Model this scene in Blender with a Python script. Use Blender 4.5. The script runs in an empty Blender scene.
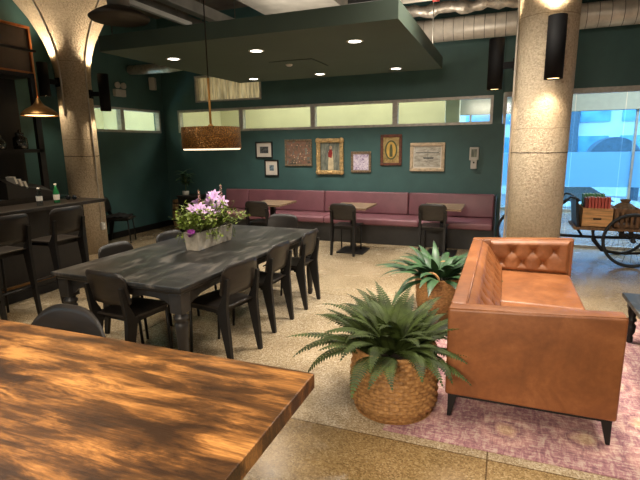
import bpy, bmesh, math, random
from mathutils import Vector, Matrix, Euler
PI = math.pi
S = bpy.context.scene
COL = S.collection
rnd = random.Random(7)

# ------------------------------------------------------------------ materials
def lin(c):
    return tuple((x/12.92 if x <= .04045 else ((x+.055)/1.055)**2.4) for x in (v/255 for v in c)) + (1.0,)

class NT:
    def __init__(s, m):
        s.t = m.node_tree; s.n = s.t.nodes; s.l = s.t.links
    def add(s, typ, **kw):
        n = s.n.new(typ)
        for k, v in kw.items():
            if k.startswith('i_'):
                n.inputs[k[2:].replace('_', ' ')].default_value = v
            else:
                setattr(n, k, v)
        return n
    def link(s, a, b): s.l.new(a, b)
    def coords(s, scale=(1, 1, 1), rot=(0, 0, 0)):
        tc = s.add('ShaderNodeTexCoord'); mp = s.add('ShaderNodeMapping')
        mp.inputs['Scale'].default_value = scale; mp.inputs['Rotation'].default_value = rot
        s.link(tc.outputs['Object'], mp.inputs['Vector'])
        return mp.outputs['Vector']
    def noise(s, vec, scale, detail=4, rough=.55, dist=0):
        n = s.add('ShaderNodeTexNoise'); n.inputs['Scale'].default_value = scale
        n.inputs['Detail'].default_value = detail; n.inputs['Roughness'].default_value = rough
        n.inputs['Distortion'].default_value = dist
        s.link(vec, n.inputs['Vector']); return n.outputs['Fac']
    def ramp(s, fac, stops):
        r = s.add('ShaderNodeValToRGB'); e = r.color_ramp.elements
        while len(e) < len(stops): e.new(.5)
        for i, (p, c) in enumerate(stops):
            e[i].position = p; e[i].color = lin(c) if len(c) == 3 else c
        s.link(fac, r.inputs['Fac']); return r.outputs['Color']
    def mix(s, fac, a, b, mode='MIX'):
        m = s.add('ShaderNodeMix', data_type='RGBA', blend_type=mode)
        for sock, v in ((m.inputs[0], fac), (m.inputs[6], a), (m.inputs[7], b)):
            if hasattr(v, 'default_value') or hasattr(v, 'is_linked'): s.link(v, sock)
            else: sock.default_value = v
        return m.outputs[2]
    def bump(s, h, strength, dist=.01):
        b = s.add('ShaderNodeBump'); b.inputs['Strength'].default_value = strength
        b.inputs['Distance'].default_value = dist
        s.link(h, b.inputs['Height']); return b.outputs['Normal']

def newmat(name):
    m = bpy.data.materials.new(name); m.use_nodes = True
    return m, NT(m), m.node_tree.nodes['Principled BSDF']

def mat(name, c, rough=.5, metal=0, var=.12, scale=8, bump=0, bscale=60, stretch=(1, 1, 1), spec=.5, sheen=0, coat=0):
    m, t, b = newmat(name)
    v = t.coords(stretch)
    f = t.noise(v, scale)
    lo = tuple(max(0, x*(1-var)) for x in c); hi = tuple(min(255, x*(1+var)) for x in c)
    t.link(t.ramp(f, [(.3, lo), (.7, hi)]), b.inputs['Base Color'])
    b.inputs['Roughness'].default_value = rough; b.inputs['Metallic'].default_value = metal
    b.inputs['Specular IOR Level'].default_value = spec
    if sheen: b.inputs['Sheen Weight'].default_value = sheen
    if coat: b.inputs['Coat Weight'].default_value = coat
    if bump: t.link(t.bump(t.noise(v, bscale), bump), b.inputs['Normal'])
    return m

def emis(name, c, strength):
    m, t, b = newmat(name)
    b.inputs['Base Color'].default_value = lin(c)
    b.inputs['Emission Color'].default_value = lin(c); b.inputs['Emission Strength'].default_value = strength
    return m

def glass(name, tint=(255, 255, 255), refl=.08, rough=.02):
    m, t, b = newmat(name); t.n.remove(b)
    out = t.n['Material Output']
    tr = t.add('ShaderNodeBsdfTransparent'); tr.inputs[0].default_value = lin(tint)
    gl = t.add('ShaderNodeBsdfGlossy'); gl.inputs['Roughness'].default_value = rough
    mx = t.add('ShaderNodeMixShader'); mx.inputs[0].default_value = refl
    t.link(tr.outputs[0], mx.inputs[1]); t.link(gl.outputs[0], mx.inputs[2]); t.link(mx.outputs[0], out.inputs['Surface'])
    return m

M = {}
M['teal'] = mat('teal wall paint', (64, 98, 97), .55, var=.05, scale=3, bump=.05, bscale=120)
M['cloud'] = mat('dark green paint', (64, 78, 66), .6, var=.05, scale=2)
M['slab'] = mat('ceiling concrete', (96, 86, 76), .9, var=.25, scale=1.6, bump=.3, bscale=14)
M['cream'] = mat('cream wall paint', (230, 222, 190), .8, var=.03, scale=2)
M['white'] = mat('white paint', (225, 222, 214), .5, var=.03)
M['plainwall'] = mat('warm grey wall paint', (150, 140, 126), .8, var=.05, scale=2)
M['alu'] = mat('brushed aluminium', (184, 180, 174), .42, metal=.2, var=.08, scale=20)
M['galv'] = mat('galvanised steel', (206, 198, 186), .42, metal=.3, var=.1, scale=5, bump=.03, bscale=30)
M['greyduct'] = mat('grey painted duct', (120, 116, 108), .5, metal=.4, var=.12, scale=4)
M['foil'] = mat('crinkled foil insulation', (190, 182, 170), .35, metal=.6, var=.15, scale=12, bump=1.0, bscale=24)
M['black'] = mat('black powder coated steel', (22, 20, 19), .5, var=.15, scale=6, spec=.35)
M['blackwood'] = mat('black stained plywood', (36, 31, 27), .42, var=.22, scale=5, stretch=(1, 6, 6))
M['darkbar'] = mat('dark bar panel', (30, 26, 23), .5, var=.15, scale=4, stretch=(6, 6, .6))
M['kick'] = mat('dark grey bench base', (50, 48, 47), .6, var=.18, scale=3)
M['vinyl'] = mat('burgundy vinyl', (124, 80, 88), .42, var=.06, scale=4, bump=.08, bscale=90)
M['brass'] = mat('antique brass', (128, 92, 50), .36, metal=.8, var=.15, scale=10, bump=.05, bscale=30)
M['copper'] = mat('copper frame', (190, 112, 62), .35, metal=.7, var=.15)
M['gold'] = mat('gold picture frame', (196, 164, 112), .45, metal=.35, var=.22, scale=30, bump=.4, bscale=50)
M['walnut'] = mat('reddish brown frame wood', (104, 60, 44), .45, var=.2, scale=20)
M['oldwood'] = mat('weathered frame wood', (118, 100, 78), .6, var=.3, scale=40)
M['palewood'] = mat('pale limed frame wood', (200, 178, 148), .55, var=.12, scale=20)
M['blackframe'] = mat('black frame wood', (28, 27, 28), .4)
M['mat'] = mat('white mount board', (226, 218, 205), .8, var=.02)
M['crate'] = mat('pine crate wood', (204, 152, 98), .6, var=.16, scale=6, stretch=(1, 8, 8), bump=.1, bscale=40)
M['slat'] = mat('weathered slat wood', (120, 88, 60), .65, var=.2, scale=6, stretch=(6, 6, 1))
M['redbook'] = mat('coral red cloth cover', (206, 92, 80), .6, var=.08)
M['greenbook'] = mat('green cloth cover', (96, 160, 110), .6, var=.08)
M['maroonbook'] = mat('maroon cloth cover', (128, 56, 50), .6, var=.08)
M['paper'] = mat('paper', (220, 212, 198), .8, var=.04)
M['rubber'] = mat('black rubber', (28, 28, 30), .6)
M['steel'] = mat('dark steel', (60, 60, 62), .35, metal=.8)
M['soil'] = mat('potting soil', (40, 30, 22), .95, var=.3, scale=60, bump=.6, bscale=90)
M['fern'] = mat('fern leaf green', (50, 60, 27), .6, var=.4, scale=9, spec=.2)
M['broadleaf'] = mat('glossy broad leaf green', (44, 68, 42), .42, var=.35, scale=7, spec=.3)
M['limeleaf'] = mat('yellow green leaf', (118, 136, 54), .5, var=.4, scale=24)
M['stem'] = mat('plant stem', (96, 104, 56), .6)
M['lily'] = mat('lilac pink petal', (206, 172, 222), .5, var=.1, scale=30)
M['pink'] = mat('pale pink petal', (222, 160, 168), .5, var=.12, scale=30)
M['purple'] = mat('deep purple petal', (140, 50, 140), .5, var=.15, scale=30)
M['terracotta'] = mat('white glazed pot', (205, 200, 190), .35)
M['oak'] = mat('barrel oak', (152, 118, 82), .6, var=.2, scale=5, stretch=(8, 8, 1))
M['cloth'] = mat('black cloth', (24, 23, 24), .9, var=.2, bump=.3, bscale=30)
M['greyplastic'] = mat('light grey plastic', (190, 186, 178), .5, var=.03)
M['lens'] = emis('lit lamp lens', (255, 246, 232), 9)
M['warmlens'] = emis('warm lamp lens', (255, 214, 150), 7)
M['diffuse'] = emis('drum lamp diffuser', (255, 232, 196), 1.6)
M['pane'] = glass('clear window pane', (240, 248, 245), .012, .12)
M['streetpane'] = glass('street window glass', (232, 242, 248), .015)
M['partition'] = glass('clear partition glass', (228, 240, 246), .02, .08)
M['bottleglass'] = glass('clear bottle plastic', (214, 222, 224), .16, .08)
M['greenglass'] = mat('green bottle glass', (30, 104, 58), .12, var=.1, coat=.5)
M['jarglass'] = glass('smoky jar glass', (150, 146, 138), .18, .08)
M['asphalt'] = mat('street asphalt', (120, 124, 130), .9, var=.1, scale=4)
M['facade'] = mat('pale facade render', (186, 206, 222), .85, var=.06, scale=.6)
M['facadewin'] = mat('facade window glass', (92, 150, 190), .2, var=.2, scale=.8)
M['facadedark'] = mat('dark slate cladding', (70, 92, 110), .6, var=.12)
M['carwhite'] = mat('white car paint', (214, 222, 230), .25, coat=.6, var=.02)
M['carblue'] = mat('blue grey car paint', (120, 150, 178), .25, coat=.6, var=.02)
M['carglass'] = mat('dark car glass', (24, 32, 40), .08, var=.05)
M['burlap'] = mat('brown burlap', (128, 106, 84), .9, var=.2, scale=30, bump=.4, bscale=80)
M['red'] = mat('red valve paint', (150, 44, 36), .5)

M['sconce'] = mat('matt black lamp metal', (14, 13, 14), .7, var=.05, spec=.2)
M['plaque'] = mat('dark grey diffuser metal', (66, 60, 54), .5, metal=.3, var=.06)
M['header'] = mat('pale header board', (196, 192, 172), .7, var=.03)
M['trough'] = mat('pale cast concrete', (168, 160, 146), .85, var=.14, scale=14, bump=.2, bscale=50)
M['brownboard'] = mat('brown chalk board', (84, 68, 54), .6, var=.12, scale=3)
M['goldrod'] = mat('satin gold rod', (206, 154, 84), .4, metal=.25, var=.05)
M['charcoal'] = mat('charcoal painted wood', (38, 36, 35), .4, var=.25, scale=9)
def m_floor():
    m, t, b = newmat('polished aggregate concrete')
    v = t.coords()
    vo = t.add('ShaderNodeTexVoronoi'); vo.inputs['Scale'].default_value = 120; t.link(v, vo.inputs['Vector'])
    sep = t.add('ShaderNodeSeparateColor'); t.link(vo.outputs['Color'], sep.inputs[0])
    chips = t.ramp(sep.outputs[0], [(0, (92, 80, 64)), (.25, (150, 134, 110)), (.6, (188, 172, 146)), (.86, (214, 202, 178)), (1, (238, 232, 218))])
    base = t.ramp(t.noise(v, 1.1, 5, .6), [(.3, (144, 125, 95)), (.7, (182, 163, 132))])
    c = t.mix(.45, base, chips)
    big = t.ramp(t.noise(v, .55, 3), [(.35, (214, 206, 196)), (.65, (255, 255, 255))])
    c = t.mix(1.0, c, big, 'MULTIPLY')
    # thin dark saw-cut joints
    br = t.add('ShaderNodeTexBrick'); br.offset = 0
    t.link(v, br.inputs['Vector'])
    br.inputs['Scale'].default_value = 1; br.inputs['Brick Width'].default_value = 3.1; br.inputs['Row Height'].default_value = 2.45
    br.inputs['Mortar Size'].default_value = .004; br.inputs['Color1'].default_value = (1, 1, 1, 1); br.inputs['Color2'].default_value = (.86, .82, .74, 1); br.inputs['Mortar'].default_value = (.35, .3, .25, 1)
    c = t.mix(1.0, c, br.outputs['Color'], 'MULTIPLY')
    # the slab nearest the entrance side is a browner pour
    sp = t.add('ShaderNodeSeparateXYZ'); t.link(v, sp.inputs[0])
    lt_ = t.add('ShaderNodeMath', operation='LESS_THAN'); t.link(sp.outputs[1], lt_.inputs[0]); lt_.inputs[1].default_value = 2.45
    c = t.mix(lt_.outputs[0], c, t.mix(1.0, c, (.70, .60, .42, 1), 'MULTIPLY'))
    t.link(c, b.inputs['Base Color'])
    r = t.add('ShaderNodeMapRange'); r.inputs[3].default_value = .16; r.inputs[4].default_value = .34
    t.link(t.noise(v, 3, 4), r.inputs[0]); t.link(r.outputs[0], b.inputs['Roughness'])
    t.link(t.bump(sep.outputs[1], .04, .002), b.inputs['Normal'])
    return m
M['floor'] = m_floor()

def m_woodtable():
    m, t, b = newmat('burnt grain wood top')
    grain = t.noise(t.coords((2.5, 55, 30)), 3.0, 6, .65, .1)
    patch = t.noise(t.coords((1.5, 6.5, 3)), 1.9, 6, .68, .5)
    big = t.noise(t.coords((.9, 2.4, 1)), 1.7, 3, .5, .3)
    def madd(x, k, y):
        n = t.add('ShaderNodeMath', operation='MULTIPLY_ADD'); t.link(x, n.inputs[0]); n.inputs[1].default_value = k
        if isinstance(y, float): n.inputs[2].default_value = y
        else: t.link(y, n.inputs[2])
        return n.outputs[0]
    f = madd(grain, .30, madd(big, .55, madd(patch, 1.0, -.42)))
    c = t.ramp(f, [(.34, (50, 32, 18)), (.47, (86, 56, 29)), (.58, (140, 94, 49)), (.72, (200, 142, 78))])
    t.link(c, b.inputs['Base Color']); b.inputs['Roughness'].default_value = .36
    t.link(t.bump(grain, .2, .004), b.inputs['Normal'])
    return m
M['woodtable'] = m_woodtable()
def m_blacktable():
    m, t, b = newmat('worn charcoal painted wood with sheen streaks')
    v = t.coords((3, .8, 1))
    f = t.noise(v, 2.6, 7, .65, .8)
    t.link(t.ramp(f, [(.38, (26, 25, 25)), (.52, (42, 41, 40)), (.64, (96, 90, 84))]), b.inputs['Base Color'])  # worn streaks, their contrast raised in the colour to suggest sheen
    r = t.add('ShaderNodeMapRange'); r.inputs[3].default_value = .22; r.inputs[4].default_value = .46
    t.link(f, r.inputs[0]); t.link(r.outputs[0], b.inputs['Roughness'])
    t.link(t.bump(t.noise(t.coords((30, 2, 2)), 3, 5), .12, .004), b.inputs['Normal'])
    return m
M['blacktable'] = m_blacktable()
def m_cafe():
    m, t, b = newmat('reclaimed plank wood')
    v = t.coords((1.2, 9, 9))
    f = t.noise(v, 4, 6, .7, .5)
    t.link(t.ramp(f, [(.36, (70, 54, 42)), (.5, (122, 96, 74)), (.64, (164, 136, 106))]), b.inputs['Base Color'])
    b.inputs['Roughness'].default_value = .45
    return m
M['cafe'] = m_cafe()
def m_leather():
    m, t, b = newmat('tan leather')
    v = t.coords()
    f = t.noise(v, 3.2, 7, .65, .6)
    f2 = t.noise(v, 26, 5, .7)
    c1 = t.ramp(f, [(.3, (110, 65, 34)), (.5, (132, 80, 43)), (.72, (156, 101, 60))])
    c2 = t.ramp(f2, [(.4, (220, 206, 196)), (.65, (255, 255, 255))])
    t.link(t.mix(.5, c1, c2, 'MULTIPLY'), b.inputs['Base Color'])
    b.inputs['Roughness'].default_value = .46
    t.link(t.bump(t.noise(v, 130, 4), .08, .003), b.inputs['Normal'])
    return m
M['leather'] = m_leather()
def m_column():
    m, t, b = newmat('rough bush hammered concrete')
    v = t.coords()
    f = t.noise(v, 2.2, 6, .6)
    g = t.noise(v, 42, 4, .7)
    c = t.mix(.5, t.ramp(f, [(.3, (176, 156, 130)), (.7, (208, 190, 162))]), t.ramp(g, [(.3, (138, 120, 98)), (.6, (222, 206, 178))]))
    # wobbly dark pour joints round the shaft
    tc = t.add('ShaderNodeTexCoord'); sp = t.add('ShaderNodeSeparateXYZ'); t.link(tc.outputs['Object'], sp.inputs[0])
    wz = t.add('ShaderNodeMath', operation='MULTIPLY_ADD'); t.link(t.noise(v, 7, 4), wz.inputs[0]); wz.inputs[1].default_value = .035; t.link(sp.outputs[2], wz.inputs[2])
    for zz, wd_, dk in ((1.60, .007, .25), (1.86, .003, .55), (3.02, .004, .6)):
        a = t.add('ShaderNodeMath', operation='SUBTRACT'); t.link(wz.outputs[0], a.inputs[0]); a.inputs[1].default_value = zz
        ab = t.add('ShaderNodeMath', operation='ABSOLUTE'); t.link(a.outputs[0], ab.inputs[0])
        lt_ = t.add('ShaderNodeMath', operation='LESS_THAN'); t.link(ab.outputs[0], lt_.inputs[0]); lt_.inputs[1].default_value = wd_
        c = t.mix(lt_.outputs[0], c, t.mix(1.0, c, (dk, dk*.95, dk*.9, 1), 'MULTIPLY'))
    t.link(c, b.inputs['Base Color']); b.inputs['Roughness'].default_value = .9
    t.link(t.bump(g, .75, .03), b.inputs['Normal'])
    return m
M['column'] = m_column()
def m_rug():
    m, t, b = newmat('faded pink patterned rug')
    v = t.coords()
    wv = t.noise(t.coords((2, 9, 1)), 7, 6, .75, .6)
    f2 = t.noise(t.coords((7, 2.2, 1)), 5, 6, .75, .8)
    a = t.add('ShaderNodeMath', operation='MULTIPLY_ADD'); t.link(f2, a.inputs[0]); a.inputs[1].default_value = .5
    h = t.add('ShaderNodeMath', operation='MULTIPLY'); t.link(wv, h.inputs[0]); h.inputs[1].default_value = .5; t.link(h.outputs[0], a.inputs[2])
    md = t.add('ShaderNodeTexVoronoi'); md.inputs['Scale'].default_value = 2.6; md.inputs['Randomness'].default_value = .35; t.link(v, md.inputs['Vector'])
    mn = t.add('ShaderNodeMath', operation='MULTIPLY_ADD'); t.link(t.noise(v, 14, 3), mn.inputs[0]); mn.inputs[1].default_value = .22; t.link(md.outputs['Distance'], mn.inputs[2])
    c = t.ramp(a.outputs[0], [(.42, (106, 74, 80)), (.47, (158, 106, 106)), (.505, (178, 132, 130)), (.54, (206, 178, 158)), (.59, (220, 204, 180))])
    c = t.mix(.45, c, t.ramp(mn.outputs[0], [(.20, (216, 184, 138)), (.27, (200, 160, 142)), (.33, (118, 82, 98)), (.45, (196, 152, 146)), (.6, (138, 100, 112))]))
    t.link(c, b.inputs['Base Color']); b.inputs['Roughness'].default_value = .95
    t.link(t.bump(t.noise(v, 220, 2), .3, .004), b.inputs['Normal'])
    return m
M['rug'] = m_rug()
def m_wicker(name, a, bcol):
    m, t, b = newmat(name)
    f = t.noise(t.coords(), 40, 4, .6)
    t.link(t.ramp(f, [(.3, a), (.7, bcol)]), b.inputs['Base Color']); b.inputs['Roughness'].default_value = .65
    t.link(t.bump(t.noise(t.coords(), 160, 3), .15, .003), b.inputs['Normal'])
    return m
M['wicker'] = m_wicker('seagrass weave', (120, 82, 44), (188, 140, 84))
M['wicker2'] = m_wicker('brown willow weave', (138, 96, 58), (198, 148, 92))
def m_drum():
    m, t, b = newmat('hammered perforated brass')
    v = t.coords()
    vo = t.add('ShaderNodeTexVoronoi'); vo.inputs['Scale'].default_value = 80; t.link(v, vo.inputs['Vector'])
    t.link(t.ramp(vo.outputs['Distance'], [(.2, (176, 126, 62)), (.6, (112, 76, 36))]), b.inputs['Base Color'])
    b.inputs['Metallic'].default_value = .7; b.inputs['Roughness'].default_value = .34
    t.link(t.bump(vo.outputs['Distance'], .6, .01), b.inputs['Normal'])
    tl = t.add('ShaderNodeBsdfTranslucent'); tl.inputs[0].default_value = lin((236, 168, 70))
    le = t.add('ShaderNodeMath', operation='LESS_THAN'); t.link(vo.outputs['Distance'], le.inputs[0]); le.inputs[1].default_value = .22
    mx = t.add('ShaderNodeMixShader'); t.link(le.outputs[0], mx.inputs[0]); t.link(b.outputs[0], mx.inputs[1]); t.link(tl.outputs[0], mx.inputs[2])
    t.link(mx.outputs[0], t.n['Material Output'].inputs['Surface'])
    return m
M['drum'] = m_drum()
def m_frost():
    m, t, b = newmat('pale blue frosted film'); t.n.remove(b); out = t.n['Material Output']
    tl = t.add('ShaderNodeBsdfTranslucent'); tl.inputs[0].default_value = lin((196, 226, 244))
    df = t.add('ShaderNodeBsdfDiffuse'); df.inputs[0].default_value = lin((150, 196, 228))
    mx = t.add('ShaderNodeMixShader'); mx.inputs[0].default_value = .25
    t.link(tl.outputs[0], mx.inputs[1]); t.link(df.outputs[0], mx.inputs[2]); t.link(mx.outputs[0], out.inputs['Surface'])
    return m
M['frost'] = m_frost()
def m_trans(name, c, w=.5):
    m, t, b = newmat(name); t.n.remove(b); out = t.n['Material Output']
    f = t.noise(t.coords((9, 9, .8)), 3, 3)
    col = t.ramp(f, [(.35, tuple(x*.7 for x in c)), (.6, c)])
    tl = t.add('ShaderNodeBsdfTranslucent'); df = t.add('ShaderNodeBsdfDiffuse')
    t.link(col, tl.inputs[0]); t.link(col, df.inputs[0])
    mx = t.add('ShaderNodeMixShader'); mx.inputs[0].default_value = w
    t.link(tl.outputs[0], mx.inputs[1]); t.link(df.outputs[0], mx.inputs[2]); t.link(mx.outputs[0], out.inputs['Surface'])
    return m
M['curtain'] = m_trans('pale curtain cloth', (226, 214, 186))

def m_art(name, stops, scale, dist=1.0, stretch=(1, 1, 1)):
    m, t, b = newmat(name)
    f = t.noise(t.coords(stretch), scale, 6, .65, dist)
    t.link(t.ramp(f, stops), b.inputs['Base Color']); b.inputs['Roughness'].default_value = .6
    return m
M['art_garden'] = m_art('mottled garden painting', [(.3, (52, 58, 52)), (.42, (112, 100, 84)), (.52, (150, 104, 84)), (.6, (104, 116, 108)), (.72, (170, 160, 140))], 9)
M['art_grey'] = m_art('grey green painted backdrop', [(.3, (70, 82, 74)), (.5, (120, 124, 112)), (.7, (164, 164, 146))], 9, .6, (2, 1, .6))
M['art_sketch'] = m_art('lilac ink sketch', [(.38, (130, 100, 150)), (.46, (204, 190, 212)), (.6, (232, 222, 232))], 12, 2)
M['art_gold'] = m_art('ochre gold print ground', [(.3, (130, 108, 62)), (.5, (176, 148, 92)), (.7, (206, 186, 132))], 12)
M['art_sea'] = m_art('pale harbour painting', [(.3, (120, 122, 120)), (.45, (176, 168, 152)), (.6, (206, 202, 190)), (.75, (188, 196, 198))], 8, .4, (1, 1, 4))
M['art_dark'] = mat('dark photograph print', (70, 74, 74), .5, var=.6, scale=30)
M['art_blue'] = mat('blue grey photograph print', (104, 122, 132), .5, var=.4, scale=30)
M['paint_red'] = mat('red painted cloth', (150, 44, 40), .6)
M['paint_skin'] = mat('pale painted tone', (214, 180, 146), .6)
M['paint_cream'] = mat('cream painted dress', (212, 196, 160), .6)
M['paint_green'] = mat('dark olive ink', (84, 88, 56), .6)
M['paint_orange'] = mat('amber ink', (206, 168, 84), .6)

# ------------------------------------------------------------------ mesh kit
class MB:
    def __init__(s): s.b = bmesh.new()
    def _merge(s, t, mtx=None, smooth=False):
        if mtx is not None: bmesh.ops.transform(t, matrix=mtx, verts=t.verts)
        vm = {v: s.b.verts.new(v.co) for v in t.verts}
        for f in t.faces:
            try:
                nf = s.b.faces.new([vm[v] for v in f.verts]); nf.smooth = smooth
            except ValueError: pass
        t.free(); return s
    def box(s, c, d, rot=None, bev=0, seg=2, taper=None):
        t = bmesh.new(); bmesh.ops.create_cube(t, size=1)
        for v in t.verts:
            k = 1
            if taper is not None and v.co.z < 0: k = taper
            v.co = Vector((v.co.x*d[0]*k, v.co.y*d[1]*k, v.co.z*d[2]))
        if bev:
            bmesh.ops.bevel(t, geom=list(t.edges), offset=bev, segments=seg, profile=.5, affect='EDGES')
        m = Matrix.Translation(c)
        if rot: m = m @ Euler(rot).to_matrix().to_4x4()
        return s._merge(t, m, smooth=bool(bev and seg > 2))
    def hexa(s, lo, hi, bev=0, seg=2):
        """frustum block from two 4-point rings"""
        t = bmesh.new()
        a = [t.verts.new(p) for p in lo]; b = [t.verts.new(p) for p in hi]
        t.faces.new(a[::-1]); t.faces.new(b)
        for i in range(4): t.faces.new((a[i], a[(i+1) % 4], b[(i+1) % 4], b[i]))
        bmesh.ops.recalc_face_normals(t, faces=t.faces)
        if bev: bmesh.ops.bevel(t, geom=list(t.edges), offset=bev, segments=seg, profile=.5, affect='EDGES')
        return s._merge(t, smooth=bool(bev and seg > 2))
    def tube(s, pts, r, seg=10, closed=False, caps=True):
        pts = [Vector(p) for p in pts]; n = len(pts)
        rs = r if isinstance(r, (list, tuple)) else [r]*n
        up = None; rings = []
        for i, p in enumerate(pts):
            a = pts[(i-1) % n] if (closed or i > 0) else p
            c = pts[(i+1) % n] if (closed or i < n-1) else p
            d = (c-a).normalized()
            if up is None:
                up = Vector((0, 0, 1)) if abs(d.z) < .9 else Vector((1, 0, 0))
            x = up.cross(d)
            if x.length < 1e-5: x = Vector((1, 0, 0)).cross(d)
            x.normalize(); up = d.cross(x)
            rings.append([s.b.verts.new(p + rs[i]*(math.cos(2*PI*k/seg)*x + math.sin(2*PI*k/seg)*up)) for k in range(seg)])
        m = n if closed else n-1
        for i in range(m):
            A, B = rings[i], rings[(i+1) % n]
            for k in range(seg):
                f = s.b.faces.new((A[k], A[(k+1) % seg], B[(k+1) % seg], B[k])); f.smooth = True
        if caps and not closed:
            s.b.faces.new(rings[0][::-1]); s.b.faces.new(rings[-1])
        return s
    def lathe(s, prof, c=(0, 0, 0), seg=24, smooth=True, mtx=None, caps=True):
        t = bmesh.new(); rings = []
        for r, z in prof:
            rings.append([t.verts.new((r*math.cos(2*PI*k/seg), r*math.sin(2*PI*k/seg), z)) for k in range(seg)])
        for A, B in zip(rings, rings[1:]):
            for k in range(seg):
                t.faces.new((A[k], A[(k+1) % seg], B[(k+1) % seg], B[k]))
        if caps:
            t.faces.new(rings[0][::-1]); t.faces.new(rings[-1])
        m = Matrix.Translation(c)
        if mtx is not None: m = m @ mtx
        return s._merge(t, m, smooth)
    def prism(s, pts, z0, z1, mtx=None):
        t = bmesh.new()
        a = [t.verts.new((p[0], p[1], z0)) for p in pts]; b = [t.verts.new((p[0], p[1], z1)) for p in pts]
        t.faces.new(a[::-1]); t.faces.new(b); n = len(pts)
        for i in range(n): t.faces.new((a[i], a[(i+1) % n], b[(i+1) % n], b[i]))
        bmesh.ops.recalc_face_normals(t, faces=t.faces)
        return s._merge(t, mtx)
    def grid(s, fn, nu, nv, smooth=True):
        V = [[s.b.verts.new(fn(i/nu, j/nv)) for j in range(nv+1)] for i in range(nu+1)]
        for i in range(nu):
            for j in range(nv):
                f = s.b.faces.new((V[i][j], V[i+1][j], V[i+1][j+1], V[i][j+1])); f.smooth = smooth
        return s
    def shell(s, fn, nu, nv, th):
        """closed curved panel: fn(u,v)->(point, normal)"""
        F = []; B = []
        for i in range(nu+1):
            fr = []; br = []
            for j in range(nv+1):
                p, n = fn(i/nu, j/nv); p = Vector(p); n = Vector(n)
                fr.append(s.b.verts.new(p+n*th/2)); br.append(s.b.verts.new(p-n*th/2))
            F.append(fr); B.append(br)
        for i in range(nu):
            for j in range(nv):
                for q in ((F[i][j], F[i+1][j], F[i+1][j+1], F[i][j+1]), (B[i][j], B[i][j+1], B[i+1][j+1], B[i+1][j])):
                    f = s.b.faces.new(q); f.smooth = True
        for i in range(nu):
            s.b.faces.new((F[i][0], B[i][0], B[i+1][0], F[i+1][0])); s.b.faces.new((F[i][nv], F[i+1][nv], B[i+1][nv], B[i][nv]))
        for j in range(nv):
            s.b.faces.new((F[0][j], F[0][j+1], B[0][j+1], B[0][j])); s.b.faces.new((F[nu][j], B[nu][j], B[nu][j+1], F[nu][j+1]))
        return s
    def ball(s, c, r, seg=10, sc=(1, 1, 1)):
        t = bmesh.new(); bmesh.ops.create_uvsphere(t, u_segments=seg, v_segments=max(5, seg//2+1), radius=r)
        return s._merge(t, Matrix.Translation(c) @ Matrix.Diagonal((sc[0], sc[1], sc[2], 1)), True)
    def tri(s, *p):
        f = s.b.faces.new([s.b.verts.new(q) for q in p]); f.smooth = False; return s
    def build(s, name, m, parent=None, loc=None, rotz=0, recalc=True):
        if recalc: bmesh.ops.recalc_face_normals(s.b, faces=s.b.faces)
        me = bpy.data.meshes.new(name); s.b.to_mesh(me); s.b.free()
        me.materials.append(M[m] if isinstance(m, str) else m)
        o = bpy.data.objects.new(name, me); COL.objects.link(o)
        if parent: o.parent = parent
        if loc: o.location = loc
        o.rotation_euler.z = rotz
        return o

def tag(o, label, cat, group=None, kind=None):
    o['label'] = label; o['category'] = cat
    if group: o['group'] = group
    if kind: o['kind'] = kind
    return o
def thing(name, label, cat, loc=(0, 0, 0), rotz=0, group=None):
    o = bpy.data.objects.new(name, None); COL.objects.link(o)
    o.location = loc; o.rotation_euler = (0, 0, rotz); o.empty_display_size = .1
    return tag(o, label, cat, group)
def struct(o, label=None, cat=None):
    o['kind'] = 'structure'
    if label: o['label'] = label
    if cat: o['category'] = cat
    return o
def dup(root, loc, rotz, label):
    r = root.copy(); COL.objects.link(r); r.location = loc; r.rotation_euler = (0, 0, rotz); r['label'] = label
    for ch in list(root.children):
        c = ch.copy(); COL.objects.link(c); c.parent = r
        for g in list(ch.children):
            d = g.copy(); COL.objects.link(d); d.parent = c
    return r
def R90(d): return math.radians(d)

# ------------------------------------------------------------------ camera
H = 1.70
yaw, pit, rol = (math.radians(v) for v in (21.43, 11.41, -.867))
fwd = Vector((-math.sin(yaw)*math.cos(pit), math.cos(yaw)*math.cos(pit), -math.sin(pit)))
rt = Vector((math.cos(yaw), math.sin(yaw), 0)); up = rt.cross(fwd)
c_, s_ = math.cos(rol), math.sin(rol)
A = c_*rt + s_*up; B = -s_*rt + c_*up
cam = bpy.data.cameras.new('camera'); cam.sensor_width = 36; cam.lens = 470/640*36; cam.clip_start = .05
co = bpy.data.objects.new('camera', cam); COL.objects.link(co)
co.matrix_world = Matrix(((A.x, B.x, -fwd.x, 0), (A.y, B.y, -fwd.y, 0), (A.z, B.z, -fwd.z, H), (0, 0, 0, 1)))
S.camera = co

# ------------------------------------------------------------------ setting
XL, YB, ZC = -6.9, 8.5, 4.3
struct(MB().box((0, 4.5, -.1), (17, 19, .2)).build('floor', 'floor'))
struct(MB().box((0, 4.5, ZC+.15), (17, 19, .3)).build('ceiling', 'slab'))
w = MB()                                    # back wall with clerestory strip, curtain opening, free right end
WX0, WX1, WZ0, WZ1 = -6.52, -.24, 2.0, 2.46
w.box(((XL-.15)/2-.05/2, YB+.075, WZ0/2), (-XL+.15-.05, .15, WZ0))
w.box(((XL+WX0)/2, YB+.075, (WZ0+WZ1)/2), (WX0-XL, .15, WZ1-WZ0))
w.box(((WX1-.09)/2, YB+.075, (WZ0+WZ1)/2), (-.09-WX1, .15, WZ1-WZ0))
CX0, CX1, CZ0, CZ1 = -6.05, -4.52, 2.6, 3.12
w.box(((XL-.09)/2, YB+.075, (WZ1+CZ0)/2), (-.09-XL, .15, CZ0-WZ1))
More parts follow.
